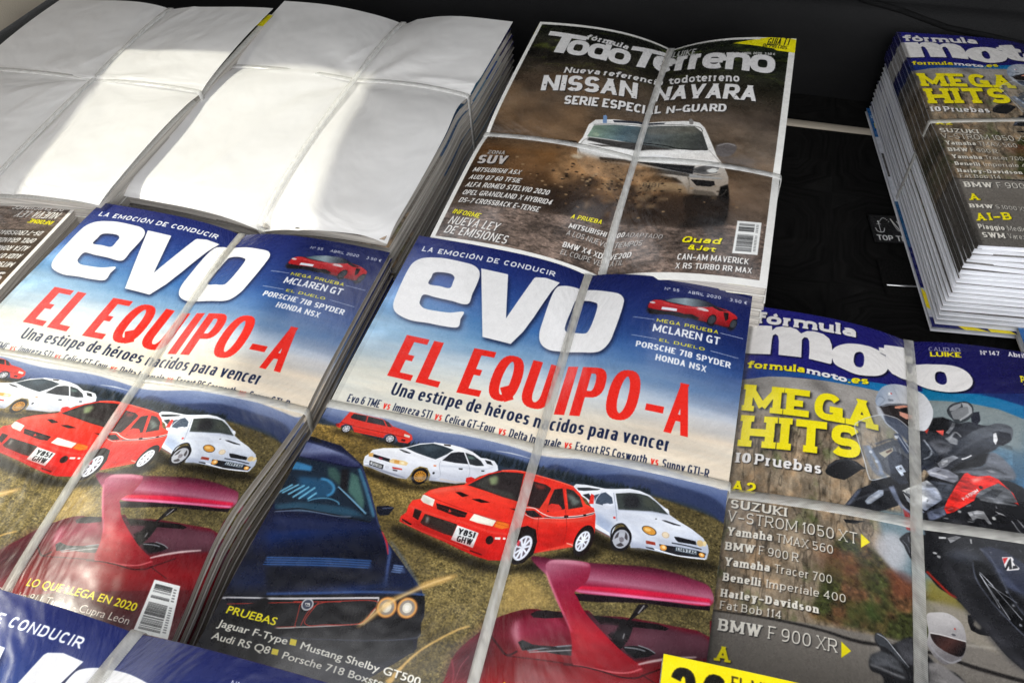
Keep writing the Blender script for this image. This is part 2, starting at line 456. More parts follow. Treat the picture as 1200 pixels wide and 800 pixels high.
def draw_evo():
    C = Canvas()
    H, W = C.h, C.w
    vv, uu = np.mgrid[0:H, 0:W]; vv = (vv+.5)/H; uu = (uu+.5)/W
    sky = cgrid([(0, [(30,38,104),(26,34,92),(20,28,80)]), (.07, [(36,58,128),(32,48,112),(22,32,88)]),
      (.15, [(58,100,168),(44,76,142),(26,40,94)]), (.22, [(104,154,200),(68,116,176),(36,62,118)]),
      (.28, [(142,180,208),(130,166,200),(80,106,148)]), (.34, [(186,204,214),(196,206,214),(166,174,188)]),
      (.40, [(218,217,204),(228,217,198),(222,208,188)]), (.48, [(232,227,212),(236,224,202),(228,213,190)]),
      (.52, [(214,220,228),(216,214,220),(206,200,204)]), (1, [(214,220,228),(216,214,220),(206,200,204)])])
    base = sky(uu, vv)
    n = fnoise(H, W, 60, 420, 5, 5); n2 = fnoise(H, W, 46, 300, 9, 5)
    k = np.clip((vv-.14)/.12, 0, 1)*np.clip((.5-vv)/.05, 0, 1)
    base = base + (k*(n-.5)*.24)[..., None]*np.array([1.0, .95, .82]) + (k*(n2-.5)*.16)[..., None]*np.array([1., .55, .1])
    cl = np.clip((fnoise(H, W, 90, 160, 31, 5)-.5)*4, 0, 1)*np.clip((.3-uu)/.3, 0, 1)*np.clip((vv-.12)/.1, 0, 1)*np.clip((.36-vv)/.1, 0, 1)
    base = base + (cl*.3)[..., None]
    C.a = np.clip(base, 0, 1)
    # far ridges
    ridge = "-1331,4958 192,5001 1296,4958 2704,5029 3989,4934 4865,4952 5942,4987 6936,4837 7570,4760 8438,4749 9829,4888 10146,4944 10325,7642 1234,9532"
    C.fill(ridge, lg("4843,4897", "4895,5835", [(0, (134,148,182)), (.35, (84,100,142)), (1, (48,60,92))]), blur=1.5, sm=True)
    C.fill("-1150,5213 145,5186 1244,5267 2144,5251 3277,5295 4170,5353 5016,5345 6015,5208 6861,5293 6974,7537 712,8803", (70,86,128), .6, 4, True)
    C.fill("5817,5237 6840,5222 7799,5035 8794,5041 9887,5180 10089,5966 6335,6742", (42,52,84), .85, 3, True)
    C.fill("-1003,5422 486,5354 1545,5393 2280,5505 4108,5210 4956,5187 5817,5237 6647,5256 7462,5291 8459,5336 9938,5545 10042,6877 712,8803", (44,54,66), .95, 3, True)
    C.line("4528,5133 4921,5098 5389,5098", [1, 3.5, 1], (225,228,232), .9, .7)
    rr = np.random.RandomState(3)
    tr = U("521,5410 1576,5448 2879,5380 4147,5300 4983,5258 5829,5273 6668,5327 7467,5309 8250,5273"); tr = smooth(tr, 14, False)
    for p in tr:
        for j in range(3):
            q = p + [rr.uniform(-.008, .008), rr.uniform(0, .012)]; h = rr.uniform(.006, .013)
            C.fill([np.array([[q[0], q[1]-h], [q[0]+.004, q[1]+h*.5], [q[0]-.004, q[1]+h*.5]])], (28,36,42), .8)
    # moor
    moor = "-3750,5961 132,5423 1362,5470 2526,5552 3428,5613 5115,5600 7126,5520 8078,5383 9056,5412 9956,5540 10444,5893 10357,9939 -271,12192"
    m = C.mask([smooth(U(moor))], 2)
    g1 = .6*fnoise(H, W, 3.2, 3, 41, 2, .8) + .4*fnoise(H, W, 9, 14, 44, 3, .7); g2 = fnoise(H, W, 90, 130, 42, 4); g3 = fnoise(H, W, 2.2, 3, 43, 2)
    tex = np.clip(.5 + (g1-.5)*1.9 + (g3-.5)*.9, 0, 1)[..., None]
    gold = cgrid([(0, [(180,144,74),(150,126,74),(96,86,56)]), (.55, [(182,146,72),(140,118,66),(86,76,48)]), (.66, [(156,130,68),(122,106,62),(84,74,46)]),
       (.8, [(124,106,60),(128,112,68),(108,96,58)]), (1, [(92,82,50),(108,96,58),(104,94,56)])])(uu, vv)
    dk = gold*np.array([.54, .54, .54])
    moorc = dk + (gold*1.22-dk)*tex; moorc = moorc*(.72 + .56*g2[..., None])
    sp = (np.random.RandomState(8).rand(H, W) > .985) & (g2 > .45)
    moorc = moorc + gblur(sp.astype(float), .8)[..., None]*np.array([.75, .72, .5])
    moorc = np.clip(moorc, 0, 1)
    C.comp(m, lambda u, v: moorc[m[1]:m[1]+m[2].shape[0], m[0]:m[0]+m[2].shape[1]])
    # sun glint lying on the cover, painted into the grass of the print
    C.fill("5696,7410 5908,7263 6249,7364 6591,7486 6897,7635 6688,7769 6206,7858 5742,8005 5707,7728", (222,182,104), .45, 12, True)
    C.fill("567,6561 2261,5469 3262,7376 4774,8502 4777,9279 3180,9640", (60,48,22), .25, 26, True)
    # shadows under the cars
    for q in ("2846,7126 3117,7020 3719,7086 4487,7201 5196,7218 5728,7196 5927,7109 6396,6920 7346,6571 7468,6736 6475,7151 5762,7282 5043,7408 4241,7350 3414,7280",
              "1608,6136 1909,6125 2383,6158 2831,6224 3382,6140 4148,5972 4033,6122 2889,6337 2283,6321 1786,6246",
              "455,5472 1019,5469 1894,5472 2455,5427 2453,5496 1866,5564 1066,5549 505,5552",
              "7268,6297 7696,6408 8099,6445 8757,6394 9711,6322 9931,6326 9948,6436 9175,6552 8354,6577 7519,6586 7212,6501"):
        C.fill(q, (18,15,10), .85, 6, True)
    # -- small red hatchback, far left
    C.fill("456,5344 537,5310 623,5018 688,4989 846,5012 1522,5020 1704,5058 1864,5129 2197,5159 2409,5224 2483,5315 2415,5424 2170,5440 2054,5333 1895,5294 1788,5352 1770,5426 1000,5437 868,5319 711,5294 615,5350 604,5418 500,5401", (226,52,40))
    C.fill("718,5106 754,5030 1116,5019 1141,5165 736,5148", (38,34,38)); C.fill("1142,5021 1550,5033 1686,5155 1181,5164", (44,38,42))
    C.fill("1562,5019 1704,5058 1859,5156 1738,5155", (52,48,50)); C.line("545,5290 922,5308 1765,5310 2275,5305", 1.6, (120,22,20))
    C.line("956,5392 1372,5389 1770,5391", 1.3, (140,26,24)); C.fill("2223,5237 2382,5248 2396,5298 2243,5291", (230,220,205)); C.fill("2221,5352 2323,5359 2325,5401 2217,5402", (80,14,14))
    C.line("623,5018 868,5015 1522,5020", 1.6, (246,110,90)); C.line("1102,5029 1166,5160", 1.6, (150,30,26)); C.line("922,5308 1276,5292 1752,5287 2178,5272", 2, (250,100,80), .5, 1)
    wheel(C, "769,5403", .0098, .95, (24,22,24), (215,215,220), (70,70,74), 7); wheel(C, "1938,5410", .0100, .95, (24,22,24), (215,215,220), (70,70,74), 7)
    C.fill("438,5348 529,5330 560,5379 496,5395", (150,30,26))
    # -- white saloon with gold wheels
    C.fill("1572,5995 1552,5893 1619,5819 1653,5727 1904,5633 2325,5547 2453,5496 2696,5366 3036,5273 3254,5247 3440,5235 3747,5237 3989,5270 4252,5357 4376,5341 4586,5353 4691,5428 4746,5520 4617,5609 4373,5730 4163,5921 3905,6001 3273,6068 3250,5945 3117,5828 2932,5834 2825,5922 2791,6074 2746,6147 2500,6166 2181,6135 1772,6087 1624,6084", lg("2569,5420", "2787,6139", [(0, (250,250,252)), (.6, (234,236,242)), (1, (196,200,212))]))
    C.fill("2423,5527 2709,5391 3010,5299 3282,5304 3544,5334 3432,5461 3222,5617 3006,5603 2726,5577", (44,54,62)); C.line("3018,5277 3267,5273 3557,5321", 2.4, (250,250,252))
    C.fill("2724,5423 2991,5339 3265,5349 2995,5503", (82,100,112), .5, 4)
    C.fill("3386,5605 3521,5407 3683,5348 3809,5334 4018,5550 3718,5590", (40,42,48)); C.fill("3845,5329 4060,5346 4280,5424 4389,5505 4220,5544 4054,5548", (46,50,54)); C.fill("3909,5390 4073,5377 4131,5424 3988,5440", (120,150,140), .7, 2)
    C.fill("4355,5380 4504,5379 4587,5446 4439,5447", (40,42,46)); C.fill("3260,5260 3443,5241 3441,5277 3293,5288", (50,44,44)); C.fill("2268,5586 2341,5578 2587,5606 2567,5627 2405,5626", (34,34,38))
    C.fill("1727,5804 2166,5827 2203,5895 1748,5867", (34,32,36)); C.fill("1883,5840 1987,5839 1986,5886 1917,5880", (150,40,60)); C.fill("1596,5806 1715,5783 1744,5868 1643,5875", (226,176,96)); C.fill("2165,5860 2235,5813 2535,5801 2630,5821 2616,5883 2360,5903 2196,5897", (236,206,150))
    C.fill("2281,5827 2408,5814 2426,5883 2306,5888", (216,156,76)); C.ell("2502,5848", .0035, .0022, (250,236,200))
    C.fill("1713,5951 2086,5975 2107,6069 1747,6043", (30,30,34)); C.fill("1750,5967 2049,5992 2065,6048 1766,6023", (226,226,220)); C.text('W23 SRT', F_COND, "1802,6019 2051,6038 1788,5979", (30,30,34), snap=False)
    C.fill("2303,5974 2544,5964 2567,5991 2332,6007", (200,44,30)); C.fill("2340,6022 2457,6014 2463,6039 2361,6047", (50,40,40)); C.ell("2186,6004", .004, .003, (210,212,220)); C.line("1609,6004 1842,6008 1772,6087", 1.5, (190,196,210))
    C.fill("1615,6069 1772,6087 2173,6120 2485,6137 2743,6141 2701,6118 2152,6082 1712,6050", (120,124,140), .8, 1)
    C.ell("3028,6025", .0145, .0175, (22,20,22)); wheel(C, "3037,6029", .0150, .95, (22,20,22), (206,140,48), (90,58,24), 13, wd=.06)
    C.fill("3832,5677 3929,5662 3933,5694 3852,5705", (36,36,40)); C.fill("4364,5603 4440,5592 4437,5619 4376,5633", (36,36,40)); C.fill("3231,5738 3304,5732 3302,5759 3244,5765", (220,120,60)); C.ell("3310,5900", .002, .0025, (40,40,44))
    C.line("3359,5628 3368,5725 3483,5928 3326,6025", 1.2, (170,174,186)); C.line("4018,5550 4117,5692 4131,5849", 1.2, (180,184,196)); C.line("3511,5986 3889,5966 4129,5929", 3, (210,190,170), .8, 1)
    C.fill("3276,6074 3905,6001 4129,5929 4082,5987 3371,6117", (26,22,18), .9, 2)
    # -- white coupe at the right
    C.fill("6565,5519 6608,5462 6843,5438 7292,5438 7491,5404 7829,5330 8065,5327 8309,5369 8570,5497 8696,5547 8785,5591 8803,5651 9018,5728 9317,5808 9589,5915 9719,6027 9758,6136 9732,6282 9411,6340 9031,6378 8588,6386 8312,6399 8113,6442 8049,6240 7955,6088 7826,6028 7705,6114 7651,6345 7312,6252 7214,6109 7180,5938 6927,5724 6727,5653", lg("7780,5373", "8381,6455", [(0, (240,243,248)), (.35, (206,212,226)), (.7, (226,230,238)), (1, (188,196,212))]))
    C.fill("6653,5531 6916,5485 7181,5469 7130,5501 6821,5570 6698,5578", (50,54,58)); C.fill("6816,5651 6950,5601 7067,5699 7036,5744", (44,46,50))
    C.fill("7543,5491 7849,5413 8078,5386 8256,5394 8479,5478 8781,5656 8433,5670 8043,5737 7679,5791", (58,64,62)); C.fill("7721,5493 7967,5415 8103,5494 8143,5669 7811,5738", (34,34,38), .9, 4); C.fill("8144,5418 8323,5433 8585,5572 8248,5620", (70,74,64), .8, 4)
    C.fill("7074,5618 7311,5507 7478,5582 7537,5694 7354,5777 7146,5769", (70,82,98)); C.line("7226,5523 7148,5671 7146,5769", 2, (214,220,230)); C.fill("7318,5752 7426,5716 7534,5737 7556,5789 7457,5835 7354,5829", (226,230,240))
    C.line("7497,5484 7617,5777 7707,6014", 1.5, (150,158,176)); C.fill("7180,5938 7352,5982 7638,6078 7651,6345 7312,6252", (150,166,196), .7, 5)
    C.fill("7238,6142 7600,6258 7629,6313 7278,6234", (236,238,242)); C.fill("7280,6241 7632,6325 7624,6351 7278,6283", (120,92,84)); C.line("7680,5796 8155,5723 8435,5683 8776,5662", 2, (150,156,170))
    C.fill("8653,5792 8742,5779 9083,5801 9077,5815 8923,5825 8720,5809", (30,30,34)); C.fill("8511,5793 8549,5785 8553,5804 8521,5816", (40,40,44)); C.fill("7604,5949 7653,5939 7665,5983 7619,5986", (214,60,50))
    C.ell("8435,6047", .0125, .0078, (70,60,50), rot=12); C.ell("8435,6047", .0108, .0066, (220,152,60), rot=12); C.ell("8399,6038", .005, .003, (245,200,120))
    C.ell("8797,6051", .0062, .0058, (214,190,160)); C.ell("8797,6051", .0045, .0044, (240,222,190)); C.ell("9552,6031", .0055, .0058, (214,184,130)); C.ell("9647,6016", .003, .005, (232,210,160))
    C.fill("8981,6038 9074,6024 9451,6015 9482,6079 9091,6116 9030,6089", (26,26,30)); C.fill("8402,6241 8604,6230 8627,6282 8423,6299", (150,52,34)); C.line("8960,6163 9264,6140 9597,6132", 3, (50,54,62))
    C.fill("8697,6243 8999,6216 9520,6174 9702,6184 9688,6269 9136,6349 8748,6354", (34,34,38)); C.ell("8795,6287", .0056, .0052, (236,160,70)); C.ell("8802,6280", .0028, .0026, (255,226,160)); C.ell("9618,6230", .0048, .0040, (236,160,70)); C.ell("9618,6226", .0022, .002, (255,226,160))
    C.fill("9042,6206 9515,6175 9518,6259 9047,6290", (60,72,84)); C.fill("9066,6215 9495,6189 9500,6249 9072,6275", (196,204,210)); C.text('L149 EAG', F_COND, "9092,6268 9488,6247 9086,6217", (26,30,36), snap=False)
    C.line("8413,6353 8636,6351 9137,6358 9705,6288", 2.5, (240,242,248)); C.fill("8412,6349 8592,6342 8626,6368 8446,6375", (30,30,34))
    wheel(C, "7878,6324", .0232, .72, (26,24,26), (176,178,186), (70,66,70), 3, rot=8, wd=.2); C.ell("7892,6333", .004, .0048, (120,116,122)); C.line("7663,6367 7642,6201 7725,6081 7858,6044 7994,6129", 3, (30,30,34))
    C.fill("8668,5553 8740,5550 8785,5591 8777,5637 8708,5609", (240,243,248))
    # -- red rally saloon in the middle
    red = lg("4295,5646", "4691,7308", [(0, (232,46,34)), (.35, (240,62,44)), (.65, (224,40,32)), (1, (196,26,24))])
    C.fill("3000,6952 2982,6855 3067,6763 3057,6622 3096,6511 3260,6448 3278,6357 3375,6255 3595,6147 4102,5975 4126,5934 4543,5634 4827,5507 5133,5429 5458,5404 5888,5443 6313,5489 6568,5527 6762,5638 6935,5819 7145,5868 7223,6007 7295,6325 7253,6509 7185,6538 7050,6337 6959,6417 6952,6642 6916,6648 6532,6759 6056,6913 6045,6689 5979,6505 5799,6447 5659,6498 5523,6665 5646,7085 5184,7190 4873,7188 4462,7144 4122,7094 3617,7044 3225,6990", red)
    C.fill("3375,6255 3595,6147 4108,5988 4703,6022 5419,6022 5472,6215 5384,6405 5049,6471 4397,6456 3608,6436 3324,6365", lg("4029,5998", "4297,6597", [(0, (244,78,58)), (.6, (232,54,40)), (1, (220,44,34))]), .9, 2)
    C.fill("4181,5964 4554,5661 4836,5528 5226,5455 5348,5446 5415,6010 5026,6008 4604,5982", (46,40,40)); C.fill("4601,5723 4714,5642 4811,5656 4819,5799 4693,5847", (150,166,120), .8, 3); C.fill("4326,5914 4575,5711 4650,5893 5228,5895 5346,5989 4854,5987", (96,104,92), .35, 3)
    C.fill("5620,5552 5936,5582 6078,5640 6031,5859 5944,6071 5655,6055", (48,34,34)); C.fill("5648,5585 5950,5623 5889,5685 5766,5684", (150,50,44), .8, 3)
    C.line("4827,5507 5133,5429 5458,5404 5888,5443 6313,5489 6568,5527", 3.5, (250,96,74)); C.fill("6161,5646 6346,5592 6530,5990 6138,6111 6121,5863", (44,32,32)); C.fill("6417,5588 6591,5603 6775,5707 6900,5887 6592,5987", (48,44,42)); C.fill("6458,5689 6626,5714 6812,5805 6684,5903", (150,168,160), .5, 3)
    C.fill("6117,5992 6177,5935 6355,5929 6442,5987 6437,6056 6232,6098 6140,6084", (226,56,46)); C.fill("7010,5806 7001,5667 7008,5595 7082,5617 7114,5787", (232,52,42)); C.line("6337,5565 6537,5989", 4, (222,44,34))
    C.line("5628,6092 5825,6077 6009,6143 6263,6187 6562,6141 6889,6060 7187,5946", 2.2, (240,236,232)); C.line("5633,6213 5894,6270 6158,6229 6573,6173 6934,6079 7177,5981", 1.6, (230,226,224)); C.line("6116,6222 6568,6157 6930,6066 7174,5968", 2.2, (60,54,58))
    C.fill("5631,6153 5840,6119 6069,6222 5848,6253 5718,6226", (40,34,36)); C.fill("6536,6118 6627,6097 6636,6149 6555,6166", (20,18,20)); C.fill("6950,6029 7011,6011 7019,6050 6961,6067", (20,18,20))
    C.line("5976,6141 6043,6464 6156,6673", 1.3, (150,20,18)); C.line("6535,6007 6674,6368 6679,6625", 1.3, (150,20,18)); C.fill("6038,6562 6801,6281 6913,6393 6897,6588 6098,6839", (200,30,26), .5, 6)
    C.fill("6056,6913 6554,6708 6895,6582 6952,6642 6537,6773", (240,70,54), .9, 1); C.line("6752,6613 6870,6625 6937,6645", 3, (250,160,140))
    C.fill("5658,7114 5476,6644 5579,6499 5791,6426 6005,6469 6111,6679 6107,6916 5927,7109", (26,18,18)); C.ell("7100,6505", .0150, .030, (28,18,18), rot=8); wheel(C, "5833,6837", .0315, .52, (30,26,28), (226,230,240), (92,82,90), 9, rot=12, wd=.05); wheel(C, "7081,6518", .0262, .46, (30,26,28), (226,230,240), (92,82,90), 9, rot=12, wd=.05)
    C.fill("5678,6705 5738,6730 5735,6825 5686,6800", (200,30,40), .9, 1)
    C.fill("3969,6161 4087,6128 4299,6158 4168,6215", (30,18,18)); C.fill("4379,6209 4556,6162 4816,6177 4626,6229", (30,18,18)); C.fill("5276,6179 5448,6153 5423,6193", (60,20,18))
    C.fill("3268,6464 3275,6368 3317,6352 3581,6397 3596,6532 3351,6505", (232,228,216)); C.fill("3309,6420 3502,6431 3502,6517 3353,6491", (206,200,186), .8, 2)
    C.fill("4500,6600 4555,6464 5086,6462 5043,6594 4705,6609", (234,228,210)); C.fill("4574,6583 4612,6484 5013,6479 4989,6568", (246,240,224), .8, 2); C.fill("5075,6593 5104,6457 5368,6468 5408,6530 5258,6594", (230,112,36)); C.line("5070,6522 5388,6519", 1, (180,70,20))
    C.fill("3637,6454 3825,6458 4399,6479 4389,6576 4216,6598 3715,6557", (34,22,22)); C.line("3689,6501 4020,6524 4391,6535", 1.2, (120,40,36)); C.fill("3984,6491 4050,6544 3975,6561", (225,60,50))
    C.fill("3215,6647 3398,6666 3396,6845 3247,6809", (40,24,22)); C.fill("3489,6701 4277,6734 4262,6966 4061,6962 3552,6911 3463,6880", (48,38,34)); C.fill("3547,6735 3614,6748 3624,6852 3574,6856", (150,146,140), .8, 2); C.line("3957,6739 4207,6756", 2, (90,80,70), .6)
    C.fill("3029,6889 3302,6941 3276,6970 3056,6940", (60,12,12)); C.line("3018,6908 3213,6967 3606,7020 4106,7059 4520,7099 4849,7132", 1.6, (250,110,90), .7); C.fill("4721,7109 5020,7122 5011,7146 4751,7133", (60,12,12))
    C.fill("4284,6749 4797,6778 4780,7063 4260,7031", (224,226,224)); C.text('Y851', F_CONDB, "4351,6897 4739,6895 4351,6790", (24,24,28), snap=False); C.text('GHW', F_CONDB, "4379,7029 4732,7024 4377,6920", (24,24,28), snap=False)
    C.ell("5075,6846", .0062, .0078, (40,20,20)); C.fill("5169,6769 5293,6741 5295,6786 5178,6808", (240,238,230)); C.fill("5343,6729 5403,6720 5402,6759 5346,6767", (240,238,230))
    C.fill("4107,5909 4090,5833 4188,5789 4276,5798 4294,5859 4186,5927", (214,40,36)); C.line("3317,6352 3799,6401 4393,6447 5049,6471 5398,6441", 1.2, (150,22,20))
    # -- dark blue classic, left foreground
    C.fill("-4887,6899 -2899,6100 -399,5856 -192,5713 101,5736 868,5786 1604,6083 2143,6609 2530,7076 2875,7330 3606,7735 4033,7969 4197,8149 4285,8368 4263,8553 4362,8865 4139,9073 3761,9387 3245,9750 -835,11211", lg("1637,7054", "2123,8519", [(0, (18,22,48)), (.3, (16,28,64)), (.55, (9,13,32)), (.85, (16,28,60)), (1, (9,10,24))]))
    C.fill("-859,5900 10,5862 428,5886 1019,5942 1476,6052 1589,6112 1271,6164 679,6157 -15,6190 -608,6260", lg("10,5862", "156,6208", [(0, (80,90,138)), (.6, (116,124,160)), (1, (40,44,80))]), blur=1)
    C.fill("-25,5772 121,5723 304,5754 382,5826 190,5828", (20,20,26)); C.fill("-587,6289 -5,6205 707,6201 1285,6188 1597,6159 1882,6422 2329,6882 2436,7008 2349,7113 1746,7147 1191,7153 574,7192 96,7275", (22,34,48))
    C.fill("-501,6355 64,6308 432,6326 477,6425 160,6453 -382,6528", (60,130,180), .85, 2); C.fill("245,6581 681,6530 1079,6548 1234,6706 1124,6865 725,6958 503,6970", (34,76,108), .9, 5)
    for i in range(6):
        b = i*26
        C.line(np.array([[0, 0]]) + U(["227,6961 495,6724", "367,6996 617,6732", "521,6997 763,6719", "729,6963 859,6809", "71,6960 348,6736", "-31,6980 210,6762"][i]), 5, (120,190,220), .85, 1)
    C.line("794,6524 993,6534 1183,6622 1217,6740 1132,6818", 7, (70,150,200), .8, 2); C.line("752,6998 926,6913 1197,6860 1436,6881 1502,6928", 3, (90,150,180), .9, 1); C.fill("815,6279 989,6245 1251,6388 1336,6593 1131,6507 940,6448", (56,84,78), .9, 3); C.fill("1146,6247 1320,6214 1589,6698 1370,6679", (24,22,26), .95, 3)
    C.fill("1406,6261 1629,6314 2039,6761 2098,6929 1640,6688 1557,6643", (70,104,96), .95, 3); C.line("1285,6603 1706,6767 2194,6969", 4, (120,170,200), .9, 1); C.line("1302,6630 1680,6787 2177,7002", 2, (14,16,20), .9); C.fill("49,7208 557,7051 913,7012 1768,6935 2225,7022 1714,7095 663,7211 101,7283", (40,72,92), .9, 3)
    C.fill("1528,6173 1588,6145 1932,6444 2362,6876 2428,6981 2380,7005 2263,6896 1913,6541", (70,120,150), .8, 2); C.line("123,7314 637,7171 1183,7140 1837,7114 2375,7094", 3, (16,18,26)); C.line("132,7327 797,7185 1557,7140 1895,7088", 2.5, (130,140,160), .8, 1)
    C.line("1566,6107 1784,6283 2269,6775 2545,7073 2637,7141", 4, (44,52,84)); C.fill("2351,6789 2608,6721 2762,6734 2702,6895 2525,6937 2434,6906", (20,22,34)); C.line("2505,6802 2729,6741", 3, (90,96,120), .8, 1)
    C.fill("196,7419 1083,7277 2070,7199 2379,7165 2635,7170 2519,7223 1854,7328 304,7574", (30,40,76), .8, 6)
    C.fill("192,7705 1442,7426 2530,7207 2845,7361 3080,7629 3306,8090 2454,8334 862,8656", lg("1442,7426", "2077,8445", [(0, (14,34,80)), (.22, (10,18,42)), (.5, (8,12,26)), (.85, (10,18,44)), (1, (34,56,106))]), .9, 4)
    C.line("2877,7354 3070,7527 3164,7784 3254,8035", [3, 9, 6, 3], (70,90,140), .8, 2); C.line("2714,7206 2923,7380 3055,7565", [2, 5, 2], (190,40,50), .9, .8)
    C.fill("483,8117 1733,7892 2743,7728 2852,7867 1829,8045 595,8276", (40,66,112), .55, 2); C.fill("3246,7705 3463,7679 3586,7789 3351,7819", (90,112,156), .5, 1.5)
    C.fill("644,8346 1865,8103 3085,7886 3286,8094 2022,8357 822,8598", (6,8,18), .7, 8); C.line("2988,7331 3346,7538 3673,7743 4058,7992", [3, 6, 6, 3], (60,84,130), .6, 3); C.line("30,5893 444,5910 1038,5972 1497,6087", [4, 10, 8, 3], (150,160,196), .55, 5)
    for k_ in range(4):
        C.line([[a, b + k_*.0042] for a, b in U("494,8132 1741,7904 2760,7742")], 2.2, (52,92,150), .9, .5)
        C.line([[a, b + k_*.0038] for a, b in U("3269,7714 3478,7690")], 2.0, (110,136,180), .9, .5)
    C.line("893,8699 2077,8445 2856,8267 3723,8098 4136,8046", 5, (60,92,150), .9, 2); C.fill("913,8728 2095,8474 3279,8243 4132,8057 4169,8097 4217,8404 4344,8622 4291,8724 1441,9482", (16,15,18))
    C.line("983,8763 2127,8526 3238,8287", 4.5, (190,186,188)); C.line("1236,9189 2154,8989 3087,8750", 3, (170,164,160)); C.line("3238,8287 3250,8490 3090,8756", 3, (176,168,164))
    C.line("1528,8702 2159,8577 3186,8350 3200,8532 3046,8753 2367,8914 2067,8988 1937,8921 2049,8613", 2, (170,44,34)); C.line("178,9013 1624,8699 1693,8739 1774,9021 1745,9071 1059,9225 361,9366", 2.2, (150,44,32)); C.line("79,8940 142,8909 1589,8645", 4, (184,182,184)); C.line("1001,9261 1790,9077", 3, (180,176,170)); C.line("1900,9025 1930,8782 2111,8606 2507,8506", 2.2, (160,46,34))
    for i in range(8): C.line([U("2661,8535")[0] + [i*.0075, .0], U("2733,8819")[0] + [i*.0075, 0]], 1, (70,66,60), .8)
    C.ell("1840,8688", .0098, .0098, (176,176,178)); C.ell("1840,8688", .0075, .0075, (56,60,76)); C.fill("1777,8674 1884,8658 1908,8708 1823,8719", (214,212,208)); C.fill("1808,8683 1830,8678 1845,8702 1857,8682 1890,8693 1871,8703 1816,8708", (24,26,36))
    for q in ("3469,8395", "3885,8314"):
        C.ell(q, .0168, .0176, (120,74,36)); C.ell(q, .0150, .0158, (222,160,88)); C.ell(q, .0118, .0125, (150,140,130)); C.ell(q, .0075, .0085, (228,220,200)); C.ell(q, .004, .005, (250,244,232), blur=1)
    C.line("1330,9323 2495,9120 3632,8895 4248,8719 4333,8639", 3, (74,80,96), .7, 1); C.fill("1377,9390 2901,9089 4224,8755 4347,8920 3791,9191 1690,9840", (12,12,14)); C.line("2264,9430 3213,9265 4117,9031 4297,8902", 2, (48,46,50), .8, 1)
    C.fill("2348,9294 2786,9179 2956,9182 2935,9289 2339,9415", (60,64,70), .5, 2); C.fill("48,9397 913,8728 1958,9611 1023,10092", (16,15,18), 1, 3)
    # golden sun streaks thrown by the strap, painted into the print over the headlamps
    C.line("3040,8816 3198,8643 3381,8430 3543,8251 3801,8081 4124,7862 4403,7722 4643,7586", [3, 12, 14, 12, 10, 16, 14, 3], (236,184,104), .65, 3); C.line("3130,8750 3381,8430 3675,8174 4194,7829 4540,7644", 3, (250,220,160), .7, 1.5)
    C.line("4049,9447 4243,9119 4444,8868 4736,8621 5046,8395 5236,8302", [14, 5, 4, 4, 4, 3], (236,190,110), .8, 1.2)
    # -- wine red wing car, right foreground
    C.fill("7224,8308 10147,7573 10470,9710 7095,10415", (104,12,20), 1, 10); body = "5083,9180 5122,8789 5294,8523 5445,8364 5667,8098 5915,7968 6206,7858 6480,7802 6907,7774 8391,7484 10782,7281 10896,8279 5067,9453"
    C.fill(body, lg("6006,7914", "6339,8964", [(0, (84,10,24)), (.35, (104,16,34)), (.6, (100,14,24)), (1, (136,16,24))]), sm=True)
    C.fill("6136,8061 6375,7916 6924,7826 7359,8073 7421,8271 6416,8420 6250,8314", lg("6375,7916", "6685,8376", [(0, (120,20,44)), (.5, (140,34,60)), (1, (104,16,34))]), .95, 4)
    C.line("6178,8028 6185,8190 6303,8359 6401,8474", [6, 16, 12, 3], (206,150,160), .75, 5); C.fill("6398,7898 6493,7836 6694,7787 7014,7769 7073,7841 6737,7913 6476,7941", (24,14,18)); C.fill("5732,8346 6119,8582 6367,8480 6333,8341 6370,8296 6600,8338 7414,8247 7452,8369 6960,8561 6167,8613 5803,8430", (168,64,58), .55, 6)
    C.line("5709,8336 5928,8466 6153,8577 6335,8490", 4, (44,10,16)); C.line("6158,8589 6609,8557 7489,8489 7952,8436", 2.2, (60,8,14)); C.fill("6303,8359 6374,8308 6602,8343 7018,8319 7386,8213 7452,8369 7117,8405 6698,8413 6433,8464", (40,40,42)); C.line("6535,8453 6952,8331 7388,8220", 3, (120,126,130)); C.line("6576,8467 6970,8385 7426,8286", 2.5, (150,150,150)); C.line("6425,8445 6748,8353 7086,8312", 4, (16,16,18))
    C.fill("5083,9180 5116,8817 5277,8567 5450,8376 5573,8142 5838,8425 5733,9050", (62,10,18), .7, 10); C.line("5094,8848 5207,8998 5251,9162", 3, (150,60,70), .6, 1); C.line("5412,8716 5311,8896 5283,9154", 2, (200,140,140), .3)
    # window area seen through the wing
    C.fill("7212,7830 7247,7713 7731,7663 8423,7615 8973,7574 9459,7570 9867,7528 10016,7600 10056,7854 8889,8121 7948,8424 7437,8320", lg("8069,7608", "8244,8262", [(0, (60,24,36)), (.5, (90,48,58)), (1, (54,26,34))]), 1, 3)
    C.fill("8554,7722 8990,7652 9464,7596 9900,7520 9951,7825 9072,8029 8530,8046", (98,58,70), .7, 10); C.fill("7634,7696 8083,7660 8596,7605 8970,7561 9183,7580 9124,7627 8449,7718 7842,7805", (20,14,16)); C.line("8363,7655 8283,7888 8178,8016 8328,8063", [26, 34, 40, 26], (22,18,20))
    C.fill("7764,7780 8210,7742 8151,7916 7838,7792", (80,50,58), .8, 3); m2 = C.mask([U("7215,7494 7231,7428 7995,7328 8690,7250 9936,7100 10004,7523 9720,7482 9242,7526 8553,7573 8177,7613 7671,7702")])
    C.comp(m2, lambda u, v: moorc[m2[1]:m2[1]+m2[2].shape[0], m2[0]:m2[0]+m2[2].shape[1]]*.95)
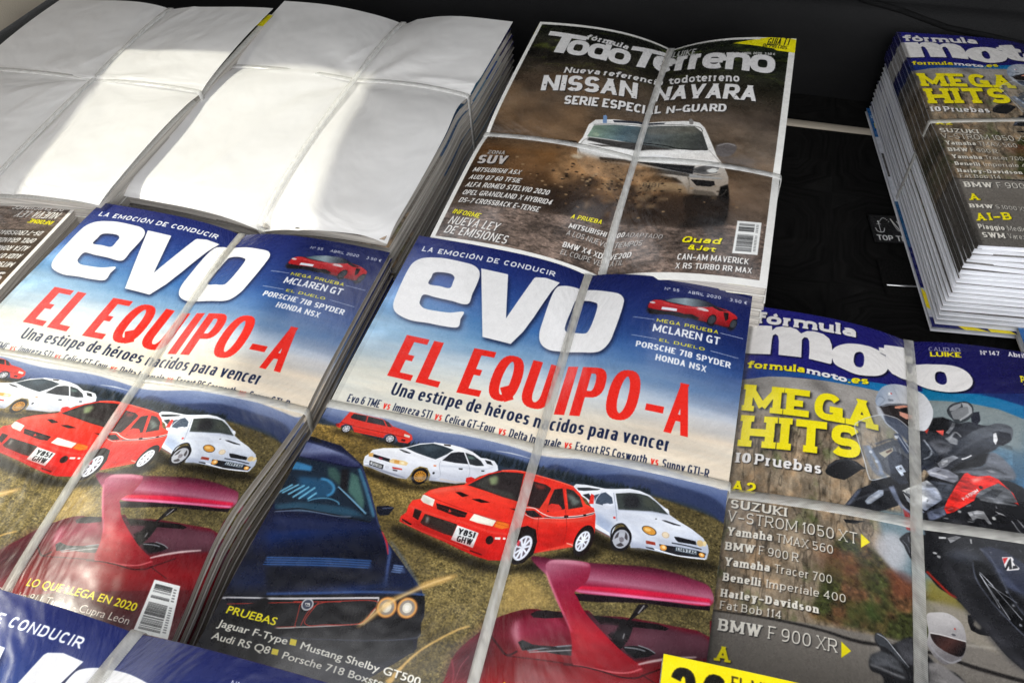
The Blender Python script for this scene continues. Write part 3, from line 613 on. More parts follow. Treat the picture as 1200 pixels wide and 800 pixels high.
    C.fill("7166,7431 7645,7362 8542,7226 9925,7032 9938,7113 9046,7253 8628,7292 7678,7477 7298,7530", (22,12,18)); C.fill("8500,7348 8665,7298 8708,7330 8423,7615 8283,7888 8335,8022 8178,8016 8102,7926 8250,7761 8383,7596", (22,18,20)); C.line("8621,7336 8531,7481", 2.5, (200,196,196), .8, .8); C.line("8336,7850 8329,7931", 2.5, (170,170,170), .8, .8)
    C.fill("6780,6935 7141,6894 7855,6797 8564,6692 9070,6667 9508,6683 9878,6741 9925,7032 9029,7173 8338,7270 7473,7389 7183,7391 6913,7346 6675,7298 6068,6968", lg("7851,6783", "7948,7352", [(0, (70,16,36)), (.25, (126,44,70)), (.55, (166,98,120)), (.72, (140,30,58)), (.82, (186,22,54)), (.92, (200,92,128)), (1, (110,12,42))]), blur=1, sm=True)
    C.line("7180,7322 7617,7261 8313,7167 9009,7077 9913,6958", [4, 8, 10, 10, 9], (214,26,62), .9, 1.5); C.line("7252,7379 7811,7311 8679,7201 9922,7013", [2, 5, 6, 5], (226,130,170), .9, 1.5)
    C.fill("6448,7095 6449,7019 6542,6958 6702,6927 7135,6874 7368,6907 7373,7175 7181,7386 7266,7485 7533,7715 8263,8077 8826,8288 8457,8431 7972,8507 7489,8489 7358,8179 7145,7842 7009,7756 6730,7463 6557,7258", lg("6599,7071", "7884,8437", [(0, (168,92,114)), (.18, (134,30,58)), (.45, (146,20,44)), (.75, (166,28,42)), (1, (140,18,30))]), sm=True)
    C.line("6475,7151 6557,7258 6752,7474 7052,7776 7310,8029", [2, 5, 5, 3, 2], (220,130,150), .8, 1.5); C.line("6485,7013 6636,6956 6962,6920 7333,6914", [3, 8, 10, 4], (214,150,166), .7, 3); C.fill("7280,7818 7528,7934 7907,8280 8077,8398 7691,8476 7452,8369", (170,44,48), .5, 8)
    C.line("7489,8489 7826,8474 8260,8448 8549,8394 8791,8283", 2.5, (220,120,120), .9, .8); C.line("7295,8526 7694,8487 8100,8481 8438,8485 8726,8430 8875,8352 9297,8131", 3, (60,6,12)); C.line("8811,8366 9303,8479", 2.2, (60,6,12))
    C.line("8713,8237 8960,8136 9339,8006 9791,7883", [3, 5, 5, 3], (224,200,196), .9, 1); C.fill("8341,8047 8583,7982 8752,7971 9015,8003 8880,8085 8628,8166 8445,8116", (22,20,22)); C.line("8393,8049 8626,8019 8797,8018", 3, (110,112,116)); C.line("8647,7963 8855,7974 8999,8007", 2.5, (130,130,134))
    C.fill("5996,8816 6977,8609 7669,8630 7746,9097 6153,9377", (120,16,20), .5, 24); C.fill("7174,9183 11195,8095 10836,10232 6616,11112", (60,10,16), .6, 24)
    for q, a_, c_, sd_ in (("3000,6952 2982,6855 3067,6763 3057,6622 3260,6448 3375,6255 4102,5975 4543,5634 5133,5429 5888,5443 6568,5527 7145,5868 7295,6325 7113,6551 6109,6869 5646,7085 5184,7190 4462,7144 3617,7044", .34, 34, 1),
        ("1572,5995 1653,5727 2325,5547 3036,5273 3747,5237 4252,5357 4691,5428 4373,5730 3905,6001 3273,6068 2743,6141 1772,6087", .16, 26, 2),
        ("6565,5519 7292,5438 8065,5327 8696,5547 9317,5808 9758,6136 9732,6282 9031,6378 8113,6442 7651,6345 7214,6109", .20, 30, 3),
        ("-4887,6899 -399,5856 868,5786 2530,7076 4197,8149 4362,8865 3245,9750 -835,11211", .28, 60, 4),
        ("5083,9180 5294,8523 5915,7968 6907,7774 10782,7281 10999,9174 5441,10279", .3, 70, 5),
        ("6068,6968 6780,6935 8564,6692 9878,6741 9925,7032 8338,7270 7183,7391", .22, 50, 6), ("6436,7036 7368,6907 7266,7485 8826,8288 7972,8507 7489,8489 7009,7756", .22, 60, 7),
        ("7265,985 7391,749 8238,537 9031,633 9664,799 9602,1091 9017,1226 7381,1194", .4, 16, 8)): mottle(C, q, a_, c_, sd_)
    C.line("3082,6631 3387,6662 3928,6679 4454,6677 4983,6701 5440,6653", 3, (255,150,130), .35, 2); C.line("5906,6301 6403,6253 6915,6146 7159,6052", 5, (255,140,120), .4, 3); C.line("3444,6269 3801,6138 4134,6046", 6, (255,150,130), .5, 4); C.fill("3263,6823 4054,6948 4877,7015 5115,7021 5102,7179 4122,7094 3353,7002", (120,14,14), .35, 5)
    C.line("1689,5737 2026,5642 2440,5619", 4, (255,255,255), .7, 2); C.fill("1755,6058 2234,6092 2704,6124 3230,5982 3474,6025 2787,6139 2113,6149", (150,154,170), .5, 3); C.line("3368,5725 3824,5659 4384,5582 4602,5482", 4, (170,176,192), .5, 2)
    C.line("7698,5864 8058,5803 8516,5792 9050,5895", 6, (255,255,255), .5, 5); C.fill("8072,6332 8573,6318 8426,6410 8114,6446", (150,158,180), .6, 4); C.line("8058,6042 8318,6182 8393,6263", 8, (180,188,206), .6, 5)
    # ---- lettering
    gm = F_WIDE
    C.text('LA EMOCIÓN DE CONDUCIR', dict(F_WIDE, t=.23, th=.2, w=1.05), "319,485 4412,445 280,323", (244,244,244))
    def logo(p, holes=()):
        P = [smooth(U(q), 5) if s_ else U(q) for q, s_ in p]
        sh = [q + [6/C.w, 9/C.h] for q in P]; C.comp(C.mask(sh, 7), (8, 12, 40), .8); C.comp(C.mask(P), (240, 238, 236))
    e_out = "778,628 1139,593 1759,618 2028,650 2236,759 2347,934 2377,1195 2375,1503 2365,1836 1848,1822 1392,1806 1034,1787 1020,1987 1081,2090 1255,2171 1572,2181 2001,2154 2355,2063 2362,2273 2380,2508 1968,2553 1529,2548 1050,2561 651,2479 431,2362 312,2180 261,1913 228,1543 215,1157 251,903 404,736 604,659"
    e_in = "1020,1451 1003,1238 1009,1106 1167,1048 1486,1038 1652,1119 1679,1259 1670,1465 1363,1461"
    v_ = ["2297,707 3125,727 3545,2004 3550,1994", "3866,668", "4151,561 4628,583 4478,997 4365,1551 4165,2182 3959,2636 3900,2646", "3138,2629 2297,707"]
    vq = np.concatenate([U("2297,707 3125,727 3561,2000"), U("3883,664 3926,621 4196,562 4628,583 4495,918 4385,1360 4282,1800 4149,2250 3943,2649"), U("3142,2628")])
    o_out = "4681,678 5007,581 5533,565 6064,623 6376,676 6547,823 6582,1033 6570,1447 6539,1802 6498,2104 6363,2346 6152,2448 5758,2476 5282,2516 5006,2554 4781,2499 4641,2360 4566,2122 4550,1773 4537,1363 4545,1001 4585,788"
    o_in = "5239,975 5466,936 5735,978 5867,1058 5893,1318 5880,1638 5841,1861 5762,1944 5514,1942 5309,1956 5197,1894 5177,1673 5193,1387 5208,1088"
    eo, ei, oo, oi = smooth(U(e_out), 5), smooth(U(e_in), 5)[::-1], smooth(U(o_out), 5), smooth(U(o_in), 5)[::-1]
    def sub(P, Q):
        m_ = C.mask([P]); n_ = C.mask([Q]); full = m_[2].copy(); y0 = n_[1]-m_[1]; x0 = n_[0]-m_[0]
        full[y0:y0+n_[2].shape[0], x0:x0+n_[2].shape[1]] *= 1 - n_[2]; return m_[0], m_[1], full
    off = np.array([7/C.w, 10/C.h])
    for P_, Q_ in ((eo, ei), (oo, oi)):
        x, y, m_ = sub(P_, Q_); p = 30; big = np.pad(m_, p); big = gblur(big, 6); C.comp((max(x-p+6, 0), max(y-p+9, 0), big), (8,14,44), .8)
    C.comp(C.mask([vq + off], 6), (8,14,44), .8)
    for P_, Q_ in ((eo, ei), (oo, oi)): C.comp(sub(P_, Q_), (242,240,238))
    C.comp(C.mask([vq]), (242,240,238))
    C.text('EL EQUIPO', F_HEAD, "1130,4042 7057,4088 1155,2878", (236,44,34)) if False else None
    RED = (234,42,32)
    C.text('EL', F_HEAD, "1130,4042 2512,4073 891,2959", RED)
    C.text('EQU', F_HEAD, np.array([U("3056,4093")[0], U("5412,4028")[0], U("3074,2956")[0]]), RED)
    C.text('IPO', F_HEAD, "5609,4063 7568,3948 5581,2873", RED)
    C.text('-A', dict(F_HEAD, w=.56), "7784,4021 8912,4012 8024,2847", RED)
    C.fill([U("1712,2860 1835,2829 1882,2945 1799,2952")], (16,16,22), .0)
    NV = (22,34,66)
    C.text('Una estirpe de héroes nacidos para vencer', F_COND, "1424,4454 8522,4403 1387,4159", NV)
    q = U("404,4797 9530,4725 364,4624"); seg = [('Evo 6 TME ', NV), ('vs ', RED), ('Impreza STI ', NV), ('vs ', RED), ('Celica GT-Four ', NV), ('vs ', RED), ('Delta Integrale ', NV), ('vs ', RED), ('Escort RS Cosworth ', NV), ('vs ', RED), ('Sunny GTI-R', NV)]
    tot = sum(set_text(s.strip(), F_COND)[1] + (.42 if s.endswith(' ') else 0) for s, c in seg); x = 0
    for s, c in seg:
        w_ = set_text(s.strip(), F_COND)[1]; d = q[1]-q[0]
        C.text(s.strip(), F_COND, np.array([q[0]+d*x/tot, q[0]+d*(x+w_)/tot, q[0]+d*x/tot+[0, q[2][1]-q[0][1]]]), c); x += w_ + .42
    W_ = (240,240,242); Y_ = (248,232,30)
    C.text('Nº 55    ABRIL 2020    3,50 €', F_WIDE, "7597,393 9890,371 7593,302", (225,225,230))
    C.text('MEGA PRUEBA', F_WIDE, "7581,1382 9239,1384 7575,1284", Y_); C.text('EL DUELO', F_WIDE, "7761,1905 8956,1911 7765,1826", Y_)
    C.text('MCLAREN GT', F_SANSB, "7525,1667 9303,1673 7535,1457", W_); C.text('PORSCHE 718 SPYDER', dict(F_SANSB, w=.62), "7184,2146 9672,2199 7188,1990", W_); C.text('HONDA NSX', dict(F_SANSB, w=.62), "7762,2410 9084,2445 7768,2253", W_)
    for q in ("6923,1339 7515,1333", "9288,1343 9895,1349", "7011,1851 7680,1860", "9105,1875 9843,1894"): C.line(q, 1.6, (200,206,226), sm=False)
    # small red supercar inset
    C.fill("7247,1098 7246,980 7285,834 7457,726 7668,710 8136,561 8554,515 8839,532 9065,625 9275,627 9496,708 9664,799 9645,915 9625,1158 9533,1235 9419,1154 9142,1148 9017,1226 8901,1150 8411,1118 7888,1111 7381,1194 7284,1151", (26,18,22), .9, 3)
    C.fill("7265,985 7287,846 7391,749 7600,730 7820,763 8244,767 8725,702 8922,611 9207,642 9421,669 9643,767 9662,863 9559,918 9483,1120 9140,1130 8932,1124 8653,1114 8291,1030 8007,1003 7697,1031 7344,1024", lg("8154,658", "8190,1234", [(0, (206,50,54)), (.5, (176,24,30)), (1, (104,12,18))]), sm=True)
    C.fill("7676,717 7897,612 8238,537 8589,511 8878,551 9031,633 8797,710 8454,762 8100,749 7816,744", lg("7797,646", "8854,627", [(0, (90,110,120)), (.4, (150,166,174)), (1, (40,44,52))]), blur=.6); C.fill("8916,573 9210,661 9423,687 9184,725 9001,671", (30,26,32)); C.fill("8223,1036 8458,986 8678,1052 8651,1103 8411,1118", (24,12,14)); C.fill("9291,738 9429,731 9436,910 9377,980 9326,862", (26,12,14))
    C.fill("7640,923 8052,908 8046,987 7628,1004", (230,232,240)); C.ell("8737,778", .012, .004, (210,190,190), rot=8); C.fill("8527,777 8804,755 8830,811 8606,830", (220,200,200), .7, 1.5); C.ell("7356,835", .006, .003, (220,200,200)); C.line("7650,802 8044,831 8427,807 8861,672", 1.6, (240,130,130), .8)
    C.fill("7284,1073 7602,1079 7986,1077 8340,1107 8346,1144 7890,1122 7343,1181", (20,12,14)); wheel(C, "9014,1030", .0165, .5, (16,16,18), (60,62,68), (26,26,30), 8, rot=12); wheel(C, "9592,1013", .0155, .42, (16,16,18), (60,62,68), (26,26,30), 8, rot=12)
    # lower cover lines
    CR = (240,236,222)
    C.text('PRUEBAS', F_GILLB, "229,9149 1375,9126 190,9029", Y_)
    sq = (236,214,40)
    C.text('Jaguar F-Type', F_GILLB, "228,9370 1786,9348 178,9261", CR, (1.5, 2, 1, .6)); C.text('Audi RS Q8', F_GILLB, "222,9570 1523,9549 180,9462", CR, (1.5, 2, 1, .6))
    C.fill("1819,9245 1962,9238 1989,9329 1847,9336", sq); C.fill("1551,9453 1693,9447 1718,9531 1576,9538", sq)
    C.text('Mustang Shelby GT500', F_GILLB, np.array([U("2074,9348")[0], U("4650,9342")[0], U("2036,9240")[0]]), CR, (1.5, 2, 1, .6)); C.text('Porsche 718 Boxster', F_GILLB, np.array([U("1805,9552")[0], U("4088,9522")[0], U("1767,9448")[0]]), CR, (1.5, 2, 1, .6))
    C.text('LO QUE LLEGA EN 2020', F_GILLB, "6224,9087 8964,9086 6161,8963", Y_, (1.5, 2, 1, .6)); C.text('Porsche 911 Turbo - Cupra León', F_GILL, "5641,9312 8965,9300 5571,9193", CR, (1.5, 2, 1, .6))
    barcode(C, "9049,8544 9677,8528 9911,9342 9138,9372", 4)
    C.a = np.clip(C.a, 0, 1)
    n = fnoise(H, W, 1.6, 1.6, 77, 1) - .5
    C.a = np.clip(C.a + (n*.035)[..., None], 0, 1)
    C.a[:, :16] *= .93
    return C

# ---- cover picture 2: an adventure motorcycle leaning past a stone wall
def draw_moto():
    C = Canvas(); H, W = C.h, C.w
    vv, uu = np.mgrid[0:H, 0:W]; vv = (vv+.5)/H; uu = (uu+.5)/W
    # rock wall, road and water behind
    base = cgrid([(0, [(150,146,140),(150,148,146),(120,136,146)]), (.25, [(150,146,138),(158,154,148),(112,138,150)]), (.4, [(120,106,88),(128,120,100),(104,128,140)]),
        (.6, [(108,96,80),(140,128,108),(96,116,130)]), (.72, [(92,84,72),(110,100,84),(120,124,122)]), (1, [(88,84,80),(110,106,100),(124,122,116)])])(uu, vv)
    n = fnoise(H, W, 120, 34, 3, 5, .6); n2 = fnoise(H, W, 24, 12, 4, 4, .7); n3 = fnoise(H, W, 60, 40, 6, 4)
    wall = np.array([118,102,84])/255*(.58 + .78*n[..., None]) + (n2[..., None]-.5)*.26
    wall = wall + (np.clip(n3-.55, 0, 1)*1.3)[..., None]*np.array([.4, .2, .0]) + (np.clip(.42-n3, 0, 1)*1.3)[..., None]*np.array([-.3, .05, -.35])
    crack = np.abs(fnoise(H, W, 110, 26, 12, 4) - .5); wall *= (1 - .35*np.exp(-(crack/.03)**2))[..., None]; wall = (wall*.55 + wall.mean(2)[..., None]*.5)*1.18*np.array([1.04, 1.0, .92])
    wv = np.clip((vv - (.235 + .1*uu) )/.05, 0, 1)
    C.a = base*(1 - wv[..., None]) + np.clip(wall, 0, 1)*wv[..., None]
    fog = fnoise(H, W, 90, 120, 22, 4)
    m0 = C.mask([U("-391,2508 518,2180 1903,1989 3457,1898 3672,2493 2915,3204 2329,3231 1217,3142 98,3197 -272,3309")], 14)
    C.comp(m0, lambda u, v: np.clip(np.array([168,162,156])/255*(.55 + .75*fog[m0[1]:m0[1]+m0[2].shape[0], m0[0]:m0[0]+m0[2].shape[1], None]), 0, 1), .8)
    C.fill("1709,1984 2058,2000 2296,2204 2532,2521 2265,2460 1916,2285", (84,80,76), .6, 10)
    # water at the right, cloud reflection, bank of bushes
    C.fill("3521,4703 4105,4731 10442,3406 14963,4052 11827,7375 4380,6201 3682,5562", (112,134,142), 1, 6, True)
    C.fill("5158,1102 13142,870 14963,4052 10370,7700 5698,5117", lg("6089,1921", "6240,5003", [(0, (128,138,138)), (.5, (60,98,126)), (1, (44,72,104))]), 1, 16, True)
    C.fill("3386,5587 3527,5363 3799,5228 4090,5337 4096,5756 3789,6072 3503,5976", (186,186,190), .9, 9, True); C.fill("3505,5917 3789,6072 4081,6019 4070,6218 3588,6295", (60,82,110), .8, 7)
    bush = "2216,6756 2466,5868 2934,5488 3486,5786 3844,6056 4256,6229 4539,6328 4870,6343 4646,7049 3969,7232 2927,7266 2063,7280"
    mb = C.mask([smooth(U(bush))], 5); tx = fnoise(H, W, 9, 9, 61, 3, .8); ty = fnoise(H, W, 60, 60, 62, 3)
    bc = np.clip((np.clip((ty[..., None]-.4)*5, 0, 1)*np.array([.40,.27,.18]) + (1-np.clip((ty[..., None]-.4)*5, 0, 1))*np.array([.24,.28,.14]))*(.2 + 1.6*tx[..., None]), 0, 1)
    bc = bc*.7 + .3*gblur(bc.mean(2), 3)[..., None]*np.array([1.1, .9, .6])
    C.comp(mb, lambda u, v: bc[mb[1]:mb[1]+mb[2].shape[0], mb[0]:mb[0]+mb[2].shape[1]])
    C.fill("3570,6016 4033,5972 4303,6058 4282,6377 3824,6506", (120,60,44), .5, 6); C.fill("2660,6808 3457,6758 3627,7010 2926,7194", (52,72,34), .5, 7)
    C.fill("2055,6033 2472,5907 3019,6043 3208,6226 3077,6595 2701,6523 2258,6401", (120,76,56), .45, 16)
    # road
    C.fill("-184,7571 697,7525 2240,7387 3969,7232 4985,6842 4533,6406 4880,6233 6327,6423 10913,6368 9482,9880 -1018,12265", lg("1209,7428", "1145,9771", [(0, (124,118,110)), (.35, (112,106,98)), (1, (100,96,90))]), 1, 2)
    C.fill("4369,6359 5195,6387 6300,6574 9281,6865 9144,7273 5904,7079 4340,6816", (150,142,128), .8, 3); C.fill("4464,5962 4469,6372 5031,6389 5323,6422 5250,6192 4961,6093", (132,120,52), .9, 7)
    C.line("-184,7571 1214,7486 2244,7459 3099,7466 4312,7279 5398,7373 6908,7422", [3, 5, 6, 8, 7, 9, 9], (26,24,24), .9, 1.5); C.line("5125,7028 6243,6911 7824,6732", 4, (176,170,158), .8, 2)
    grain(C, .14, 90, 1.6)
    # header
    C.fill("-793,-215 2912,-1139 15862,-1067 14914,917 7165,1482 5940,1503 4689,1716 4031,1674 3121,1935 1575,2071 693,2142 -414,2352", lg("4,71", "7345,470", [(0, (36,36,124)), (.5, (30,28,104)), (1, (20,18,74))]), blur=.6)
    C.fill("-475,1936 674,1945 1788,1906 3123,1787 4033,1649 5314,1606 6360,1427 7173,1433 14492,1802 13748,3383 7083,1954 6118,1708 5304,1704 4238,2016 3567,1950 2677,2004 1574,2047 695,2167 -396,2472", lg("-227,2037", "7123,1720", [(0, (30,44,120)), (.35, (30,96,160)), (.6, (16,124,176)), (1, (20,70,130))]), sm=False, blur=.5)
    C.fill("4707,1502 5196,1550 5626,1556 6001,1510 6548,1533 7140,1626 7079,1977 6505,1820 5904,1793 5291,1825 4738,1869", lg("4703,1540", "6827,1688", [(0, (14,110,150)), (.5, (24,120,168)), (1, (30,116,166))]), blur=1, sm=False)
    C.fill("6126,1487 6570,1387 7203,1262 7143,1608 6611,1521", (22,44,104), .95, 1)
    C.fill("4982,1872 5352,1833 5895,1864 7067,2046 6933,2838 5788,2748 4681,2608", (140,150,150), .8, 9)
    S = lambda q, h=(): None
    def sh(P, col, dx=4, dy=5, b=2.5, al=.75, s=0):
        P = [smooth(U(p), 5) if s else U(p) for p in P]; off = np.array([dx/W, dy/H])
        C.comp(C.mask([p+off for p in P], b), (6,6,20), al); C.comp(C.mask(P), col)
    WH = (240,236,232); YL = (250,232,28)
    def ring(o, i, col=WH):
        o, i = smooth(U(o), 6), smooth(U(i), 6); off = np.array([4/W, 5/H])
        mo = C.mask([o]); mi = C.mask([i]); f_ = mo[2].copy(); y0, x0 = mi[1]-mo[1], mi[0]-mo[0]; f_[y0:y0+mi[2].shape[0], x0:x0+mi[2].shape[1]] *= 1-mi[2]
        C.comp((mo[0]+4, mo[1]+5, gblur(f_, 2)), (6,6,20), .8); C.comp((mo[0], mo[1], f_), col)
    sh(["""%s""" % "18,669 658,596 678,734 775,619 949,559 1162,542 1342,586 1472,698 1626,590 1837,554 2085,589 2246,701 2319,894 2340,1135 2328,1457 2295,1504 1717,1463 1722,1190 1703,905 1653,810 1565,807 1507,902 1519,1457 910,1487 888,1054 851,894 776,844 710,897 695,1085 695,1501 124,1564 -79,1567 -153,703"], WH)
    ring("2338,1054 2475,888 2720,749 3002,678 3285,650 3533,678 3743,764 3840,936 3867,1088 3785,1314 3606,1482 3329,1583 2990,1636 2652,1572 2413,1476 2325,1260", "2919,1147 2962,993 3085,912 3172,952 3196,1107 3172,1294 3094,1394 2975,1389 2917,1287")
    sh(["3615,590 3760,567 3777,452 4371,289 4382,544 4573,542 4553,753 4383,802 4376,1012 4421,1108 4522,1098 4737,1150 4716,1386 4501,1355 4189,1364 3948,1316 3815,1186 3794,787 3625,743"], WH)
    ring("4541,881 4770,789 5088,760 5406,738 5687,774 5892,897 5987,1090 5937,1285 5763,1443 5475,1537 5195,1565 4889,1536 4679,1467 4503,1332", "5068,1113 5110,1010 5208,970 5314,1003 5348,1153 5328,1289 5246,1357 5139,1342 5069,1268")
    C.text('fórmula', dict(F_SLABB, w=1.25, t=.33, th=.24, slab=.05), "158,566 3006,471 159,175", WH, (3, 3, 1.5, .8), snap=False)
    C.text('formula', dict(F_SLABB, w=1.1, t=.3, th=.22, slab=.05), "127,1990 1638,1902 128,1775", YL, (2, 2, 1, .7), snap=False); C.text('moto', dict(F_SLABB, w=1.2, t=.34, th=.24, slab=.04), "1674,1903 2738,1946 1685,1710", WH, (2, 2, 1, .7), snap=False)
    C.text('.es', dict(F_SLABB, w=1.1, t=.28, th=.2, slab=0), "2754,1941 3297,1840 2774,1724", YL, (2, 2, 1, .7), snap=False)
    C.text('CALIDAD', dict(F_SLAB, w=1.0), "4992,319 5799,277 5009,193", (225,222,225)); C.text('LUIKE', dict(F_SANSB, w=1.1, t=.3, th=.22), "5013,508 5796,450 5036,351", YL)
    C.text('Nº 147', dict(F_SLABM, w=1.0), "6292,283 6798,226 6318,148", WH); C.text('Abril 2020', dict(F_SLABM, w=1.0), "6996,205 7976,144 7026,64", WH); C.text('PRECIO', F_SLABB, "7183,940 7933,967 7200,751", YL); C.text('3,50 €', F_SLABB, "7214,1117 7888,1191 7224,969", YL)
    # ---- second rider, below right
    C.fill("3359,7285 3429,7223 3550,7262 3686,7367 3828,7271 4044,7126 4221,7105 4314,7251 4435,7340 4614,7471 4919,7521 5091,7646 5260,7769 5158,8142 3461,8526 3535,7949 3267,7861 3269,7644 3476,7507 3375,7394", (36,36,38), 1, 1.5, True)
    C.fill("3377,7237 3482,7209 3619,7286 3771,7399 4056,7608 4019,7658 3751,7488 3581,7423 3443,7418 3368,7353", (60,62,66)); C.line("3412,7242 3584,7281 3754,7404 4038,7612", 2, (170,172,176)); C.fill("3792,7310 3972,7175 4192,7127 4168,7562 4023,7576 3889,7477", (70,70,74), .9, 3)
    C.fill("3269,7644 3476,7507 3715,7525 3884,7615 3948,7731 3608,7717 3268,7780", (100,102,106), .7, 3); C.line("3268,7780 3606,7798 3944,7812", 5, (150,150,152), .7, 2); C.fill("4428,7451 4618,7416 4798,7490 5091,7646 5186,7886 4392,8037", (140,136,134), .95, 2)
    C.fill("4450,6648 4619,6572 4851,6544 5041,6612 5142,6724 5175,6919 5143,7095 5071,7248 4938,7328 4742,7420 4561,7345 4459,7224 4418,7119 4462,6940", lg("4618,6587", "4998,7344", [(0, (196,192,190)), (.5, (160,156,156)), (1, (110,106,108))]), sm=True)
    C.fill("4513,6954 4718,6950 4973,6964 5151,6969 5118,7155 5008,7246 4791,7219 4607,7141 4519,7044", lg("4588,6974", "5010,7232", [(0, (40,30,30)), (.5, (76,48,44)), (1, (26,22,24))]), sm=True); C.line("4500,6947 4719,6944 4973,6959 5164,6967", 3, (206,202,200)); C.ell("4941,6899", .003, .002, (90,90,94)); C.ell("4974,6792", .0012, .0016, (190,50,40)); C.line("4463,7153 4626,7305 4840,7374 5036,7282", 4, (150,148,150))
    # ---- main motorcycle
    K = (22,22,25)
    C.fill("5248,6496 5349,6477 5522,6648 5609,6718 5631,6785 5439,6795 5284,6754 5241,6617", (20,20,22)); C.fill("5373,6546 5507,6637 5449,6715 5343,6655", (150,142,128), .9, 2)
    C.fill("4063,5458 4233,5717 4504,5890 4724,6106 5045,6248 5315,6483 5633,6770 5908,7051 6190,7223 6470,7362 7353,7427 8129,6731 7960,4969 7369,4556 5560,4860 4077,5242", K, 1, 1, True)
    C.line("4508,5840 4731,6026 4951,6189 5115,6219", 6, (150,36,26), .95, 1)
    C.fill("-10087,-7162 -10028,-7173 -9993,-7084", K)
    # tyre with sheen
    C.fill("4884,5487 5043,5302 5301,5198 5659,5143 5845,5294 5913,5515 5982,5729 6175,5972 6364,6207 6648,6413 7213,6716 7041,7495 6455,7443 6192,7209 5908,7051 5633,6770 5349,6477 5050,6201 4883,5852", (30,30,33), sm=True)
    C.line("4973,5638 5070,6009 5360,6384 5646,6681 5921,6965 6202,7153 6480,7307", [10, 26, 30, 30, 26, 20, 12], (48,48,52), .8, 7); C.fill("4920,5480 5149,5298 5574,5247 5687,5429 5470,5506 5191,5528", (66,70,80), .9, 8)
    C.fill("5479,5437 5651,5436 5868,5590 6088,5897 6297,6222 6493,6388 6290,6634 6094,6472 5815,6171 5591,5873 5452,5642", (12,12,14), 1, 2); C.line("5474,5472 5500,5795 5722,6128 5980,6378 6290,6634 6575,6799", 3, (82,86,98), .9, 1)
    for a_, b_ in (("5583,5681", "5902,6244"), ("5583,5681", "6070,6418"), ("5709,5753", "6304,6369"), ("5729,5845", "6256,6079"), ("5588,5648", "5828,5856")): C.line(np.concatenate([U(a_), U(b_)]), 2, (176,178,184), .85, .5, sm=False)
    for q in ("5873,6113", "6084,5923", "6174,6142", "6255,6468", "6395,5848"): C.ell(q, .0022, .0024, (130,132,138), blur=.8)
    C.fill("5656,5161 5878,5080 6155,5091 6345,5189 6532,5284 6790,5685 6733,5977 6421,5890 6099,5832 6003,5595 5828,5399", (44,48,64), 1, 2); C.fill("5905,5350 6019,5493 6306,5788 6546,5925 6409,5954 6104,5799 5933,5610", (66,72,92), .8, 6); C.line("5657,5154 5845,5294 5997,5629 6141,5980 6353,6270", 3, (90,96,112), .8, 1.5)
    C.fill("6093,5249 6302,5198 6335,5242 6311,5298 6423,5394 6403,5432 6153,5504 6123,5438", (236,232,232)); C.fill("6108,5267 6221,5229 6118,5386", (206,30,34)); C.fill("6107,5494 6216,5298 6277,5224 6264,5448 6207,5467 6213,5392 6149,5485", (20,20,24)); C.fill("6296,5267 6402,5399 6272,5446 6298,5375 6347,5364", (30,30,36))
    # engine side and frame shapes
    C.fill("4629,3869 5414,3535 6352,3550 6990,3888 6830,4875 6150,5023 5478,5119 4908,5298 4545,5167", K, 1, 2, True)
    C.fill("5485,4458 5698,4373 5835,4368 5913,4485 5990,4599 5921,4613 5840,4532 5681,4541 5585,4603", (140,140,142)); C.line("5525,4517 5669,4434 5807,4418", 3, (190,190,192), .8, 1); C.fill("6068,4311 6245,4342 6330,4384 6264,4371 6153,4360", (190,190,190), .9, .6); C.ell("6049,4471", .0034, .0034, (210,210,206), blur=.8)
    C.line("6422,4448 6545,4614 6703,4749", 3, (130,130,132), .8, .8); C.line("6552,4400 6668,4526 6780,4670", 3, (120,120,122), .8, .8); C.fill("4998,5081 5185,4999 5307,5002 5053,5177", (150,150,152)); C.fill("4820,5082 4977,5063 4973,5104 4815,5130", (200,200,200)); C.line("5494,5004 5495,5098", 4, (150,150,150)); C.ell("5313,4473", .003, .003, (150,150,150), blur=.6); C.ell("4707,5444", .0035, .002, (190,190,190), blur=.6); C.ell("4782,5504", .003, .003, (150,150,150), blur=.6)
    C.fill("4961,4776 5216,4685 5536,4645 5391,4759 5071,4820", (60,60,64), .8, 5); C.fill("4005,5264 4131,5151 4327,5075 4293,5735 4212,5694 4105,5533", (24,24,28), 1, 1); C.line("4024,5337 4135,5438 4174,5557", 3, (80,82,88)); C.line("4162,5221 4177,5339", 4, (110,112,118), .8, 1)
    C.fill("4105,4753 4156,4673 4273,4797 4355,4842 4338,5083 4136,5081 4110,4950", (176,44,44), .9, 1); C.line("4131,4691 4224,4810 4344,4833", 4, (226,220,220), .9, 1)
    # rider: jacket, arm, glove, helmet, mirror
    C.fill("4492,2176 4739,2621 4899,2361 5254,2306 5490,2384 5743,2300 6017,2328 6426,2365 6365,2786 6098,3019 5634,3249 5269,3561 5128,3656 4595,3677 4423,3202", (50,52,58), 1, 1, True)
    C.fill("5170,3189 5326,2980 5554,2754 5856,2511 6154,2341 6449,2207 6751,2263 6661,2618 6291,2837 5926,3052 5506,3201", lg("5720,2497", "5848,3138", [(0, (88,92,98)), (.5, (62,66,74)), (1, (34,36,42))]), blur=1, sm=True); C.fill("4901,2341 5152,2274 5286,2340 5247,2732 5006,2734 4768,2695", (26,26,28), 1, 2); C.fill("4943,2668 5138,2617 5106,2775", (214,84,74)); C.fill("4684,2707 4790,2637 4727,2778", (200,60,50))
